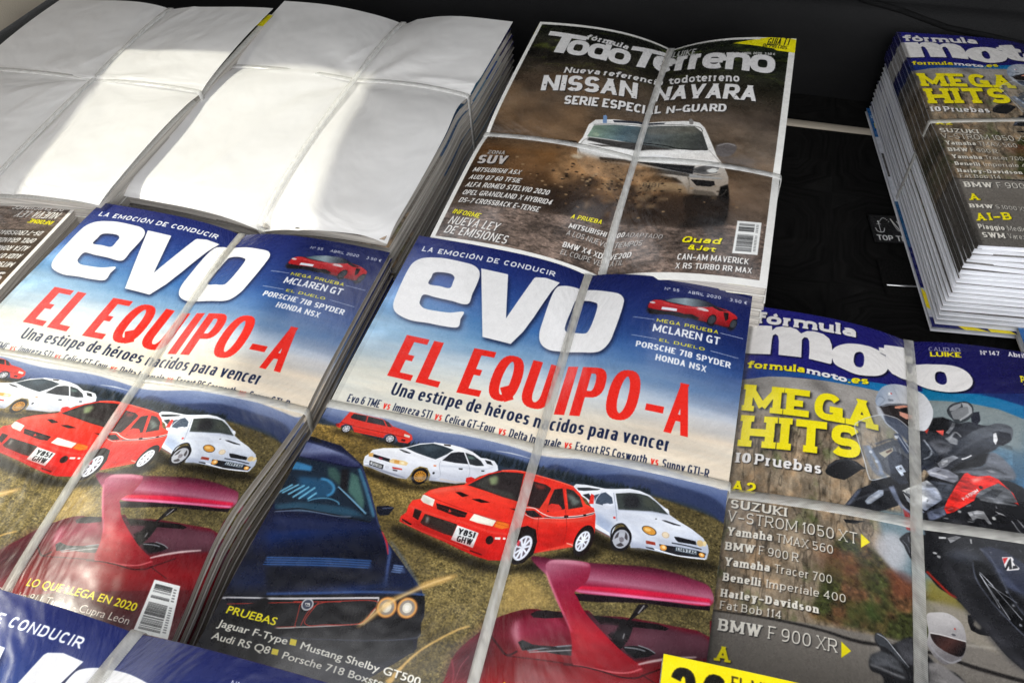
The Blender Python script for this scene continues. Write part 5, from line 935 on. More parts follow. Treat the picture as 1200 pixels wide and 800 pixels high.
BUMP = {  # edge dip at lengthwise strap, dip inside, at crosswise strap edge / inside, pillow left/right
 'EC': (.010,.0020,.0020,.0015,.001,.003), 'EL': (.008,.0018,.004,.0012,.0015,.0035),
 'TT': (.019,.0040,.005,.0020,.003,.003,.042,.055), 'MT': (.008,.001,.0015,.0006,.0005,.001),
 'MB': (.008,.0015,.002,.0012,.003,.001), 'EB': (.007,.002,.003,.0015,.002,.002),
 'A': (.006,.0016,.004,.0014,.0015,.0012), 'B': (.012,.0018,.006,.0014,.0012,.0028,.03,.045), 'AT': (.008,.002,.003,.0015,.001,.001),
 'PC': (.004,.001,.002,.001,.002,.002), 'RP': (.001,.001,.001,.001,.001,.001),
}
STRAP = {
 'EC': ([(0.5323, 0.0408), (0.5638, 0.908)], [(0.0164, 0.4926), (0.9803, 0.4787)]),
 'EL': ([(0.4966, 0.022), (0.5854, 0.9183)], [(0.1244, 0.4853), (1.0067, 0.4673)]),
 'TT': ([(0.5394, 0.1151), (0.535, 1.0303)], [(0.014, 0.568), (0.9969, 0.6143)]),
 'MB': ([(0.4503, 0.0248), (0.4261, 0.7814)], [(0.0005, 0.519), (0.6617, 0.4767)]),
 'EB': ([(0.5186, 0.0065), (0.5072, 0.0746)], [(0.0, 0.5), (1.0, 0.5)]),
 'MT': ([(0.56, 0.0), (0.56, 1.0)], [(0.0051, 0.4962), (0.3167, 0.4623)]),
 'A': ([(0.541, 0.2645), (0.5793, 0.9254)], [(0.1242, 0.4582), (0.9718, 0.4928)]),
 'B': ([(0.537, 0.0693), (0.5741, 1.0361)], [(0.0243, 0.3876), (1.0201, 0.3943)]),
 'AT': ([(0.56, 0.0), (0.56, 1.0)], [(0.0, 0.5), (1.0, 0.5)]),
 'PC': ([(0.56, 0.0), (0.56, 1.0)], [(0.0, 0.5), (1.0, 0.5)]),
 'RP': ([(0.56, 0.0), (0.56, 1.0)], [(0.0, 0.5), (1.0, 0.5)]),
}
INSET = {'EL': (.0075, .74, .15), 'B': (.004, .45, .10)}   # where a right edge is drawn in
def rotm(y, a, b):
    c, s = math.cos(y), math.sin(y); Rz = np.array([[c,-s,0],[s,c,0],[0,0,1]])
    c, s = math.cos(a), math.sin(a); Rx = np.array([[1,0,0],[0,c,-s],[0,s,c]])
    c, s = math.cos(b), math.sin(b); Ry = np.array([[c,0,s],[0,1,0],[-s,0,c]])
    return Rz @ Rx @ Ry
def strap_u(n, v):
    (u0, v0), (u1, v1) = STRAP[n][0]; return u0 + (u1-u0)*(v-v0)/(v1-v0)
def strap_v(n, u):
    (u0, v0), (u1, v1) = STRAP[n][1]; return v0 + (v1-v0)*(u-u0)/(u1-u0)
def bump(n, u, v, depth=0.0):
    """height of the cover above its plane at page point (u, v)"""
    W, H = SHEETS[n].get('W', PW), SHEETS[n].get('H', PH)
    le, li, ce, ci, pl, pr, wl, we = (BUMP[n] + (.022, .035))[:8]
    us, vs = strap_u(n, v), strap_v(n, u)
    uc, vc = np.clip(u, 0, 1), np.clip(v, 0, 1)
    dl = np.sqrt(((u-us)*W)**2 + .0012**2); dc = np.sqrt(((v-vs)*H)**2 + .0012**2)
    ev = np.exp(-np.minimum(vc, 1-vc)*H/we); eu = np.exp(-np.minimum(uc, 1-uc)*W/.03)
    h = -(li + (le-li)*ev)*np.exp(-dl/wl) - (ci + (ce-ci)*eu)*np.exp(-dc/.018)
    su = np.where(u < us, uc/np.maximum(us, .05), (1-uc)/np.maximum(1-us, .05))
    sv = np.where(v < vs, vc/np.maximum(vs, .05), (1-vc)/np.maximum(1-vs, .05))
    h = h + np.where(u < us, pl, pr)*np.sin(np.pi*np.clip(su, 0, 1))*(.45 + .55*np.sin(np.pi*np.clip(sv, 0, 1)))
    return h*math.exp(-depth/.035)
def place(n, u, v, h):
    """world point of page point (u, v) at height h over the page plane"""
    S = SHEETS[n]; W, H = S.get('W', PW), S.get('H', PH); R = rotm(*S['rot'])
    u, v, h = np.broadcast_arrays(np.asarray(u, float), v, h)
    if n in INSET:
        a, c, w = INSET[n]; us = strap_u(n, v)
        u = u - a/W*np.exp(-((v-c)/w)**2)*np.clip((u-us)/(1-us), 0, 1.2)**2*np.exp(np.minimum(h, 0)/.08)
    L = np.stack([(u-.5)*W, (.5-v)*H, h], -1)
    return L @ R.T + np.array(S['loc'])

# ---------------------------------------------------------------- materials
def mat(name):
    m = bpy.data.materials.new(name); m.use_nodes = True
    return m, m.node_tree.nodes, m.node_tree.links, m.node_tree.nodes['Principled BSDF']
def set_(b, **k):
    for a, v in k.items():
        a = a.replace('_', ' ')
        if a in b.inputs: b.inputs[a].default_value = v
def bumpnode(n, l, b, height, dist, strength=1.0):
    bu = n.new('ShaderNodeBump'); bu.inputs['Distance'].default_value = dist; bu.inputs['Strength'].default_value = strength
    l.new(height, bu.inputs['Height']); l.new(bu.outputs[0], b.inputs['Normal']); return bu
def noise(n, l, scale, detail=3, vec=None, rough=.5):
    t = n.new('ShaderNodeTexNoise'); t.inputs['Scale'].default_value = scale; t.inputs['Detail'].default_value = detail; t.inputs['Roughness'].default_value = rough
    if vec is not None: l.new(vec, t.inputs['Vector'])
    return t
def mapping(n, l, sc_, src='Object', rot=(0, 0, 0)):
    tc = n.new('ShaderNodeTexCoord'); mp = n.new('ShaderNodeMapping'); mp.inputs['Scale'].default_value = sc_; mp.inputs['Rotation'].default_value = rot
    l.new(tc.outputs[src], mp.inputs['Vector']); return mp.outputs[0]
def ramp(n, l, fac, stops):
    r = n.new('ShaderNodeValToRGB'); e = r.color_ramp.elements
    while len(e) < len(stops): e.new(.5)
    for q, (p, c) in zip(e, stops): q.position = p; q.color = tuple(c) + (1,)
    l.new(fac, r.inputs[0]); return r.outputs[0]

def print_material(name, C):
    im = bpy.data.images.new(name, C.w, C.h)
    a = np.ones((C.h, C.w, 4), np.float32); a[..., :3] = np.clip(C.a, 0, 1)[::-1]
    im.pixels.foreach_set(a.ravel()); im.update(); im.pack()
    m, n, l, b = mat(name)
    t = n.new('ShaderNodeTexImage'); t.image = im; t.interpolation = 'Cubic'
    l.new(t.outputs[0], b.inputs['Base Color'])
    set_(b, Roughness=.30, Coat_Weight=.45, Coat_Roughness=.10)
    nr = noise(n, l, 55, 5, None, .65); mr = n.new('ShaderNodeMapRange'); mr.inputs[1].default_value = .35; mr.inputs[2].default_value = .7; mr.inputs[3].default_value = .25; mr.inputs[4].default_value = .31; l.new(nr.outputs[0], mr.inputs[0]); l.new(mr.outputs[0], b.inputs['Roughness'])
    nz = noise(n, l, 26, 1); nz2 = noise(n, l, 900, 2)
    ad = n.new('ShaderNodeMath'); ad.operation = 'MULTIPLY_ADD'; ad.inputs[1].default_value = .03; l.new(nz2.outputs[0], ad.inputs[0]); l.new(nz.outputs[0], ad.inputs[2])
    bumpnode(n, l, b, ad.outputs[0], .0018, .28)
    return m
def paper_edge(name, c0, c1):
    m, n, l, b = mat(name)
    v = mapping(n, l, (3, 3, 2600)); nz = noise(n, l, 1.0, 4, v, .7)
    l.new(ramp(n, l, nz.outputs[0], [(.3, c0), (.55, c1), (.75, tuple(min(k*1.12, .85) for k in c1))]), b.inputs['Base Color'])
    set_(b, Roughness=.62); bumpnode(n, l, b, nz.outputs[0], .0005, .8); return m
def make_materials():
    M = {}
    M['edge'] = paper_edge('page_edges', (.16, .14, .125), (.60, .56, .51))
    M['edge_cool'] = paper_edge('page_edges_cool', (.40, .42, .46), (.80, .81, .85))
    M['edge_shaded'] = paper_edge('page_edges_brown_shaded', (.08, .068, .055), (.40, .35, .30))  # brownish page edges with the shade between the piles put into the colour
    m, n, l, b = mat('cover_board'); set_(b, Base_Color=(.70, .70, .72, 1), Roughness=.35); M['board'] = m
    m, n, l, b = mat('cover_paper_edge'); set_(b, Base_Color=(.40, .375, .345, 1), Roughness=.45); M['rim'] = m
    m, n, l, b = mat('back_cover_print'); nz = noise(n, l, 20, 3)
    l.new(ramp(n, l, nz.outputs[0], [(.35, (.05, .05, .06)), (.5, (.16, .16, .18)), (.7, (.5, .49, .47))]), b.inputs['Base Color']); set_(b, Roughness=.3); M['back'] = m
    m, n, l, b = mat('white_wrapping_paper'); nz = noise(n, l, 5, 5); nf = noise(n, l, 420, 3)
    l.new(ramp(n, l, nz.outputs[0], [(.3, (.70, .685, .665)), (.7, (.77, .755, .735))]), b.inputs['Base Color']); set_(b, Roughness=.42, Coat_Weight=.12, Coat_Roughness=.3)
    nb = noise(n, l, 14, 1.5, None, .4); ad = n.new('ShaderNodeMath'); ad.operation = 'MULTIPLY_ADD'; ad.inputs[1].default_value = .02; l.new(nf.outputs[0], ad.inputs[0]); l.new(nb.outputs[0], ad.inputs[2])
    bumpnode(n, l, b, ad.outputs[0], .003, .4); M['white'] = m
    # polypropylene strap, milky, embossed with fine diagonal ribs
    m, n, l, b = mat('strapping_plastic'); set_(b, Base_Color=(.66, .65, .61, 1), Roughness=.28, Subsurface_Weight=.0, Coat_Weight=.5, Coat_Roughness=.12)
    uv = n.new('ShaderNodeUVMap'); w1 = n.new('ShaderNodeTexWave'); w1.wave_type = 'BANDS'; w1.bands_direction = 'DIAGONAL'; w1.inputs['Scale'].default_value = 700; w1.inputs['Distortion'].default_value = .6
    l.new(uv.outputs[0], w1.inputs['Vector']); bumpnode(n, l, b, w1.outputs['Fac'], .0002, .5)
    cr = ramp(n, l, w1.outputs['Fac'], [(.2, (.56, .545, .50)), (.8, (.72, .705, .65))]); l.new(cr, b.inputs['Base Color'])
    tl = n.new('ShaderNodeBsdfTransparent'); tl.inputs[0].default_value = (.96, .96, .94, 1); mx = n.new('ShaderNodeMixShader'); nz = noise(n, l, 30, 3)
    mr = n.new('ShaderNodeMapRange'); mr.inputs[1].default_value = .3; mr.inputs[2].default_value = .7; mr.inputs[3].default_value = .32; mr.inputs[4].default_value = .62; l.new(nz.outputs[0], mr.inputs[0])
    l.new(mr.outputs[0], mx.inputs[0]); l.new(b.outputs[0], mx.inputs[1]); l.new(tl.outputs[0], mx.inputs[2]); l.new(mx.outputs[0], n['Material Output'].inputs[0]); M['strap'] = m
    m3 = m.copy(); m3.name = 'strapping_plastic_white'; r3 = [q for q in m3.node_tree.nodes if q.bl_idname == 'ShaderNodeValToRGB'][0]; r3.color_ramp.elements[0].color = (.68, .68, .66, 1); r3.color_ramp.elements[1].color = (.84, .84, .82, 1); M['strap_white'] = m3
    m4 = m.copy(); m4.name = 'strapping_plastic_on_paper'; r4 = [q for q in m4.node_tree.nodes if q.bl_idname == 'ShaderNodeValToRGB'][0]; r4.color_ramp.elements[0].color = (.76, .75, .73, 1); r4.color_ramp.elements[1].color = (.86, .85, .83, 1); M['strap_sheet'] = m4
    m2 = m.copy(); m2.name = 'strapping_plastic_clear'; mr2 = [q for q in m2.node_tree.nodes if q.bl_idname == 'ShaderNodeMapRange'][0]; mr2.inputs[3].default_value = .28; mr2.inputs[4].default_value = .55; M['strap_clear'] = m2
    m, n, l, b = mat('boot_carpet'); nz = noise(n, l, 1400, 3, None, .7); nb = noise(n, l, 30, 4)
    mm = n.new('ShaderNodeMath'); mm.operation = 'MULTIPLY'; l.new(nz.outputs[0], mm.inputs[0]); l.new(nb.outputs[0], mm.inputs[1])
    l.new(ramp(n, l, mm.outputs[0], [(.1, (.004, .004, .004)), (.4, (.022, .021, .020))]), b.inputs['Base Color']); set_(b, Roughness=1.0, Specular_IOR_Level=.08); bumpnode(n, l, b, nz.outputs[0], .002, 1); M['carpet'] = m
    m, n, l, b = mat('dark_trim_plastic'); nz = noise(n, l, 1100, 2); nb = noise(n, l, 9, 4)
    l.new(ramp(n, l, nb.outputs[0], [(.3, (.003, .003, .0032)), (.7, (.0075, .0075, .008))]), b.inputs['Base Color']); set_(b, Roughness=.62, Specular_IOR_Level=.14); bumpnode(n, l, b, nz.outputs[0], .0006, .8); M['plastic'] = m
    m, n, l, b = mat('beige_trim'); nz = noise(n, l, 700, 2); nb = noise(n, l, 12, 3)
    l.new(ramp(n, l, nb.outputs[0], [(.3, (.38, .33, .26)), (.7, (.50, .44, .35))]), b.inputs['Base Color']); set_(b, Roughness=.7); bumpnode(n, l, b, nz.outputs[0], .0006, .6); M['beige'] = m
    m, n, l, b = mat('roof_lining'); set_(b, Base_Color=(.07, .068, .063, 1), Roughness=.95); M['roof'] = m
    m, n, l, b = mat('window_glass'); set_(b, Base_Color=(1, 1, 1, 1), Roughness=0.0)
    tr = n.new('ShaderNodeBsdfTransparent'); tr.inputs[0].default_value = (.40, .405, .38, 1); gl = n.new('ShaderNodeBsdfGlossy'); gl.inputs['Roughness'].default_value = .02; mx = n.new('ShaderNodeMixShader'); fr = n.new('ShaderNodeFresnel')
    l.new(fr.outputs[0], mx.inputs[0]); l.new(tr.outputs[0], mx.inputs[1]); l.new(gl.outputs[0], mx.inputs[2]); l.new(mx.outputs[0], n['Material Output'].inputs[0]); M['glass'] = m
    m, n, l, b = mat('steel'); set_(b, Base_Color=(.5, .5, .5, 1), Metallic=1.0, Roughness=.25); M['steel'] = m
    return M
M = make_materials()
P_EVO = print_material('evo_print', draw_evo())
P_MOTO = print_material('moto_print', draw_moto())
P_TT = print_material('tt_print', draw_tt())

def draw_banner():
    C = Canvas(700, 932, (28, 44, 120)); rr = np.random.RandomState(3)
    C.fill([np.array([[0, .0], [.255, .0], [.255, .2], [0, .2]])], (250, 226, 20))
    F = dict(F_SANSB, t=.27, th=.2, w=.8)
    C.text('2', F, [(.018, .075), (.064, .075), (.018, .014)], (24, 22, 18)); C.text('€', F, [(.07, .075), (.122, .075), (.07, .014)], (24, 22, 18))
    C.text('EL MEJOR', F_SANS, [(.128, .030), (.245, .030), (.128, .011)], (40, 36, 26)); C.text('PRECIO', F_SANS, [(.128, .060), (.235, .060), (.128, .041)], (40, 36, 26))
    C.fill([np.array([[.27, .012], [1, .012], [1, .017], [.27, .017]])], (230, 232, 240))
    C.fill([np.array([[0, .25], [1, .25], [1, 1], [0, 1]])], lambda u, v: np.stack([.35 + .3*u, .4 + .2*v, .5 + .1*u], -1), .9, 20)
    return C
P_BAN = print_material('banner_print', draw_banner())
def draw_spineblue():
    C = Canvas(1000, 1333, (206, 208, 214))
    B = lambda x0, y0, x1, y1, c, a=1: C.fill([np.array([[x0, y0], [x1, y0], [x1, y1], [x0, y1]])], c, a)
    B(.06, 0, 1, 1, (24, 28, 84)); B(0, .0, .06, .17, (26, 96, 160)); C.text('EVA', F_SANSB, [(.008, .06), (.04, .06), (.008, .045)], (230, 232, 236)); B(.012, .09, .03, .12, (240, 220, 30)); B(.005, .26, .03, .38, (70, 66, 62)); B(.002, .40, .02, .45, (196, 200, 206))
    B(0, .5, .06, .70, (30, 84, 128)); B(0, .70, .06, .86, (24, 28, 92)); C.fill([np.array([[0, .86], [.035, .9], [.05, .96], [0, .93]])], (240, 220, 30)); B(0, .965, 1, 1, (24, 28, 92))
    C.fill([np.array([[.06, .975], [.2, .965], [.26, 1], [.1, 1]])], (240, 220, 30)); C.fill([np.array([[.12, .985], [.16, .965], [.18, 1]])], (24, 28, 92))
    return C
P_BLUE = print_material('blue_cover_print', draw_spineblue())

# ---------------------------------------------------------------- mesh helpers
def link(name, verts, faces, mats, parent=None, uvs=None, mi=None, smooth_=True):
    me = bpy.data.meshes.new(name); me.from_pydata([tuple(v) for v in verts], [], faces); me.update()
    for m in mats: me.materials.append(m)
    if mi is not None: me.polygons.foreach_set('material_index', np.array(mi, np.int32))
    if smooth_: me.polygons.foreach_set('use_smooth', np.ones(len(me.polygons), bool))
    if uvs is not None:
        L = me.uv_layers.new(name='UVMap'); idx = np.empty(len(me.loops), np.int32); me.loops.foreach_get('vertex_index', idx)
        L.data.foreach_set('uv', np.asarray(uvs, np.float32)[idx].ravel())
    o = bpy.data.objects.new(name, me); sc.collection.objects.link(o)
    if parent is not None: o.parent = parent
    return o
def thing(name, label, cat, loc=(0, 0, 0), group=None):
    o = bpy.data.objects.new(name, None); o.empty_display_size = .02; sc.collection.objects.link(o); o.location = loc
    o['label'] = label; o['category'] = cat
    if group: o['group'] = group
    return o
def tag(o, label=None, cat=None, group=None, kind=None):
    for k, v in (('label', label), ('category', cat), ('group', group), ('kind', kind)):
        if v: o[k] = v
    return o
def solid_sheet(n, us, vs, top, thick, base, mtop, mside, name, parent, uvf=None, spine=None):
    """a sheet following the page grid; top(u, v) height, given thickness (number or array)"""
    UU, VV = np.meshgrid(us, vs); h = top(UU, VV); nx, ny = len(us), len(vs)
    A = place(n, UU, VV, h).reshape(-1, 3) - base; B = place(n, UU, VV, h - thick).reshape(-1, 3) - base
    k = nx*ny; F = []; mi = []
    for j in range(ny-1):
        for i in range(nx-1):
            a = j*nx + i; F.append((a, a+nx, a+nx+1, a+1)); mi.append(0)
            F.append((k+a, k+a+1, k+a+nx+1, k+a+nx)); mi.append(1)
    rim = [i for i in range(nx)] + [(j+1)*nx - 1 for j in range(1, ny)] + [(ny-1)*nx + i for i in range(nx-2, -1, -1)] + [j*nx for j in range(ny-2, 0, -1)]
    V = np.concatenate([A, B, A[rim], B[rim]]); r = len(rim)
    for i in range(r):
        j = (i+1) % r; F.append((2*k+i, 2*k+j, 2*k+r+j, 2*k+r+i))
        onspine = us[0] <= 0.0001 and rim[i] % nx == 0 and rim[j] % nx == 0
        mi.append(2 if (spine and onspine) else 1)
    uA = np.stack([UU.ravel(), 1 - VV.ravel()], 1); 
    if uvf: uA = uvf(uA)
    uR = uA[rim].copy(); uR2 = uR.copy(); uR2[:, 0] += .012
    uv = np.concatenate([uA, uA, uR, uR2])
    return link(name, V, F, [mtop, mside] + ([spine] if spine else []), parent, uv, mi)

NUM = ['top', 'second', 'third', 'fourth', 'fifth', 'sixth', 'seventh', 'eighth', 'ninth', 'tenth', 'eleventh', 'twelfth', 'thirteenth', 'fourteenth', 'fifteenth', 'sixteenth', 'seventeenth', 'eighteenth', 'nineteenth']
rng = np.random.RandomState(11)
def magazine(n, k, depth, t, front, label, group, fine=False, edge='edge', off=(0, 0), yaw=0, wave=0, spine=None, flip=False, ext=0.0, curl=0.0):
    """one magazine of a pile: front_cover, page_block, back_cover"""
    S = SHEETS[n]; base = place(n, .5, .5, -depth)
    root = thing('magazine', label, 'magazine', tuple(base), group)
    nx, ny = (64, 84) if fine else (22, 28)
    us, vs = np.linspace(0, 1, nx), np.linspace(0, 1, ny)
    ph = rng.uniform(0, 6.28, 3)
    W = S.get('W', PW)
    dd = lambda d: (lambda u, v: bump(n, u, v, d) - d + wave*(np.sin(u*7 + ph[0])*np.clip((v-.8)*5, 0, 1) + .5*np.sin(v*9 + ph[1])*np.clip((.12-u)*9, 0, 1)) - curl*np.clip(1 - u/.12, 0, 1)**2*0)
    sx, sy = off[0]/W, off[1]/PH
    def shifted(fu): return fu
    b0 = np.array(base)
    save = S['loc'], S['rot']
    R0 = rotm(*S['rot']); S['loc'] = tuple(np.array(S['loc']) + R0 @ np.array([off[0], -off[1], 0])); S['rot'] = (S['rot'][0] + yaw, S['rot'][1], S['rot'][2])
    solid_sheet(n, us, vs, dd(depth), .00028, b0, front, M['rim'] if n != 'MT' else M['board'], 'front_cover', root, spine=spine)
    ins = .0016
    pu = np.linspace(.0008/W if not flip else .0022/W, 1 - ins*.4/W, max(nx//2, 14)); pv = np.linspace(.0010/PH, 1 - .0010/PH, max(ny//2, 18))
    td = lambda u, v: dd(depth)(u, v) - .00030
    solid_sheet(n, pu, pv, td, t - .0003, b0, M[edge], M[edge], 'page_block', root)
    solid_sheet(n, np.linspace(0, 1, 14), np.linspace(0, 1, 18), lambda u, v: dd(depth)(u, v) - t + .00045, .00028, b0, M['rim'] if n != 'MT' else M['board'], M['rim'] if n != 'MT' else M['board'], 'back_cover', root)
    S['loc'], S['rot'] = save
    return root
def ribbon(n, line, lo, hi, width, lift, name, parent, m, base, down=(.06, .06), N=120, along='v'):
    """a strap lying over the pile along a page line and down its sides"""
    S = SHEETS[n]; W, H = S.get('W', PW), S.get('H', PH); Rm = rotm(*S['rot'])
    ts = np.linspace(lo, hi, N); pts = []
    for t_ in ts:
        u, v = (strap_u(n, t_), t_) if along == 'v' else (t_, strap_v(n, t_))
        pts.append(place(n, u, v, bump(n, u, v) + lift))
    pts = np.array(pts); z = Rm[:, 2]
    side = Rm[:, 0] if along == 'v' else -Rm[:, 1]
    tang = (pts[1] - pts[0])/np.linalg.norm(pts[1]-pts[0]); pre = []; post = []
    if lo <= 0.0001 and down[0] > 0:
        o_ = -tang; p0 = pts[0] + o_*.0010; pre = [p0 - z*s for s in np.linspace(down[0], .0016, 10)] + [p0 - z*.0004 + tang*.0004]
    tang2 = (pts[-1]-pts[-2])/np.linalg.norm(pts[-1]-pts[-2])
    if hi >= .9999 and down[1] > 0:
        p1 = pts[-1] + tang2*.0010; post = [p1 - z*.0004 - tang2*.0004] + [p1 - z*s for s in np.linspace(.0016, down[1], 10)]
    P = np.array(list(pre) + list(pts) + list(post))
    T_ = np.gradient(P, axis=0); T_ /= np.linalg.norm(T_, axis=1)[:, None]
    side_ = side - (T_ @ side)[:, None]*T_; side_ /= np.linalg.norm(side_, axis=1)[:, None]
    nn = np.cross(T_, side_) if np.cross(T_[len(T_)//2], side_[len(T_)//2])[2] > 0 else np.cross(side_, T_)
    L = np.concatenate([[0], np.cumsum(np.linalg.norm(np.diff(P, axis=0), axis=1))])
    prof = [(-1, 0), (-.92, 1), (0, 1.12), (.92, 1), (1, 0)]; th = .00055
    V = []; uv = []
    for q, (a, h) in enumerate(prof): V.append(P + side_*a*width/2 + nn*h*th); uv.append(np.stack([a*width/2*1.0 + L*0, L], 1))
    V = np.concatenate(V) - base; uv = np.concatenate(uv); k = len(P); F = []
    for q in range(len(prof)-1):
        for i in range(k-1): F.append((q*k+i, q*k+i+1, (q+1)*k+i+1, (q+1)*k+i))
    return link(name, V, F, [m], parent, uv)

# ---------------------------------------------------------------- boot of the car
cy, sy_ = math.cos(CAR_YAW), math.sin(CAR_YAW)
def car(p): return (p[0]*cy - p[1]*sy_, p[0]*sy_ + p[1]*cy, p[2])
def carmesh(name, verts, faces, m, parent=None, smooth_=False, uv=None):
    return link(name, [car(v) for v in verts], faces, [m], parent, smooth_=smooth_, uvs=uv)
def boxv(x0, y0, z0, x1, y1, z1):
    return [(x0,y0,z0),(x1,y0,z0),(x1,y1,z0),(x0,y1,z0),(x0,y0,z1),(x1,y0,z1),(x1,y1,z1),(x0,y1,z1)], [(0,3,2,1),(4,5,6,7),(0,1,5,4),(1,2,6,5),(2,3,7,6),(3,0,4,7)]
def rbox(name, x0, y0, z0, x1, y1, z1, m, r=.004, parent=None, seg=3):
    v, f = boxv(x0, y0, z0, x1, y1, z1); o = carmesh(name, v, f, m, parent)
    b = o.modifiers.new('edges', 'BEVEL'); b.width = r; b.segments = seg; o.data.polygons.foreach_set('use_smooth', np.ones(len(o.data.polygons), bool)); return o
ZF = -.0735
gx, gy = np.linspace(-.72, .95, 60), np.linspace(-.35, .735, 50)
GX, GY = np.meshgrid(gx, gy); gz = ZF + .0006*np.sin(GX*31)*np.sin(GY*27)
fl = [(j*60+i, j*60+i+1, (j+1)*60+i+1, (j+1)*60+i) for j in range(49) for i in range(59)]
tag(carmesh('boot_floor', np.stack([GX.ravel(), GY.ravel(), gz.ravel()], 1), fl, M['carpet'], smooth_=True), kind='structure')
def tube_strip(name, ys, zs, x0, x1, m, n_=50, wob=None, kind='structure'):
    """a trim moulding of the given cross section, running across the boot"""
    xs = np.linspace(x0, x1, n_); V = []; F = []
    for i, x in enumerate(xs):
        w = wob(x) if wob else (0, 0)
        for y, z in zip(ys, zs): V.append((x, y + w[0], z + w[1]))
    k = len(ys)
    for i in range(n_-1):
        for j in range(k-1): F.append((i*k+j, (i+1)*k+j, (i+1)*k+j+1, i*k+j+1))
    return tag(carmesh(name, V, F, m, smooth_=True), kind=kind)
# beige sill strip, then the dark rear face of the seats with its mouldings
t = tube_strip('sill_strip', [.672, .673, .675, .681, .683, .684], [ZF-.002, ZF+.0008, ZF+.0016, ZF+.0016, ZF+.0008, ZF-.002], -.72, .95, M['beige'])
pr_y = [.724, .725, .726, .727, .728, .731, .734, .738, .741, .743, .745, .747, .751, .757]
pr_z = [ZF-.01, -.060, -.040, -.020, -.004, .006, .010, .012, .014, .030, .08, .16, .30, .42]
t = tube_strip('seat_back_wall', pr_y, pr_z, -.72, .95, M['plastic'], wob=lambda x: (.006*math.sin(x*5+1), .004*math.sin(x*4)))
def groove(name, pts, w, parent=None, m=None):
    P = np.array([car(p) for p in pts]); P = smooth(P[:, :], 6, False) if False else P
    T_ = np.gradient(P, axis=0); T_ /= np.linalg.norm(T_, axis=1)[:, None]; V = []; F = []; k = 8
    for i in range(len(P)):
        up = np.array([0, 0, 1.]); s = np.cross(T_[i], up); s /= np.linalg.norm(s)+1e-9; u2 = np.cross(s, T_[i])
        for j in range(k): a = 2*math.pi*j/k; V.append(P[i] + w*(math.cos(a)*s + math.sin(a)*u2))
    for i in range(len(P)-1):
        for j in range(k): F.append((i*k+j, i*k+(j+1) % k, (i+1)*k+(j+1) % k, (i+1)*k+j))
    return link(name, V, F, [m or M['plastic']], parent)

# side walls with the window the sun comes through
def wall_with_window(name, x, hole, yr, zr, m, low, mlow):
    Y0, Y1 = yr; Z0, Z1 = zr; t = .018 if x < 0 else -.018
    O = [(Y0, Z0), (Y1, Z0), (Y1, Z1), (Y0, Z1)]; V = []; F = []
    for xx in (x, x - t):
        V += [(xx, y, z) for y, z in O] + [(xx, y, z) for y, z in hole]
    for b in (0, 8):
        for i in range(4): F.append((b+i, b+(i+1) % 4, b+4+(i+1) % 4, b+4+i))
    for i in range(4): F.append((4+i, 4+(i+1) % 4, 12+(i+1) % 4, 12+i))
    o = carmesh(name, V, F, m); tag(o, kind='structure')
    g = carmesh('window_glass', [(x - t*.5, y, z) for y, z in hole], [(0, 1, 2, 3)], M['glass'], o)
    return o
HOLE = [(-.03, .365), (.540, .195), (.580, .480), (-.01, .580)]
lw = wall_with_window('left_side_wall', -.66, HOLE, (-.35, .76), (-.0075, .66), M['beige'], -.01, M['plastic'])
tag(carmesh('left_lower_trim', *boxv(-.70, -.35, ZF, -.648, .70, -.012), M['plastic']), kind='structure')
rw = wall_with_window('right_side_wall', .86, [(-.33, .05), (.72, .05), (.70, .64), (-.33, .64)], (-.35, .76), (ZF, .66), M['plastic'], 0, M['plastic'])
v_, f_ = boxv(-.70, .27, .655, .90, .80, .69); tag(carmesh('roof_lining', v_, f_, M['roof']), kind='structure')
# unseen panels added above the seats, three gaps shaped to reflect pale on the covers
for nm, (xa, xb) in (('added_head_panel', (-.70, -.52)), ('added_head_panel', (-.30, -.07)), ('added_head_panel', (.06, .30)), ('added_head_panel', (.52, .88))):
    v_, f_ = boxv(xa, .745, .415, xb, .775, .66); tag(carmesh(nm, v_, f_, M['plastic']), kind='structure')
v_, f_ = boxv(-.70, .745, .62, .88, .774, .665); tag(carmesh('added_head_rail', v_, f_, M['plastic']), kind='structure')
v_, f_ = boxv(-.70, -.35, .66, -.662, .39, 1.30); tag(carmesh('left_sun_blocker', v_, f_, M['plastic']), kind='structure')  # unseen panel added above the left wall to keep stray sun out
# trim details on the wall behind the piles
def pt_wall(pts): return [(x, .694, z) for x, z in pts]
seam = groove('trim_seam', [(x, y, z) for x, y, z in [(.10,.741,.016), (.135,.739,.010), (.175,.735,.001), (.21,.733,-.002), (.26,.731,-.008), (.38,.729,-.014)]], .0026)
tag(seam, kind='structure')
ring = groove('trim_ring', [(-.050 + .045*math.cos(a), .741 + .001*math.sin(a), .0125 + .003*math.sin(a)) for a in np.linspace(0, 2*math.pi, 30)], .0018); tag(ring, kind='structure')
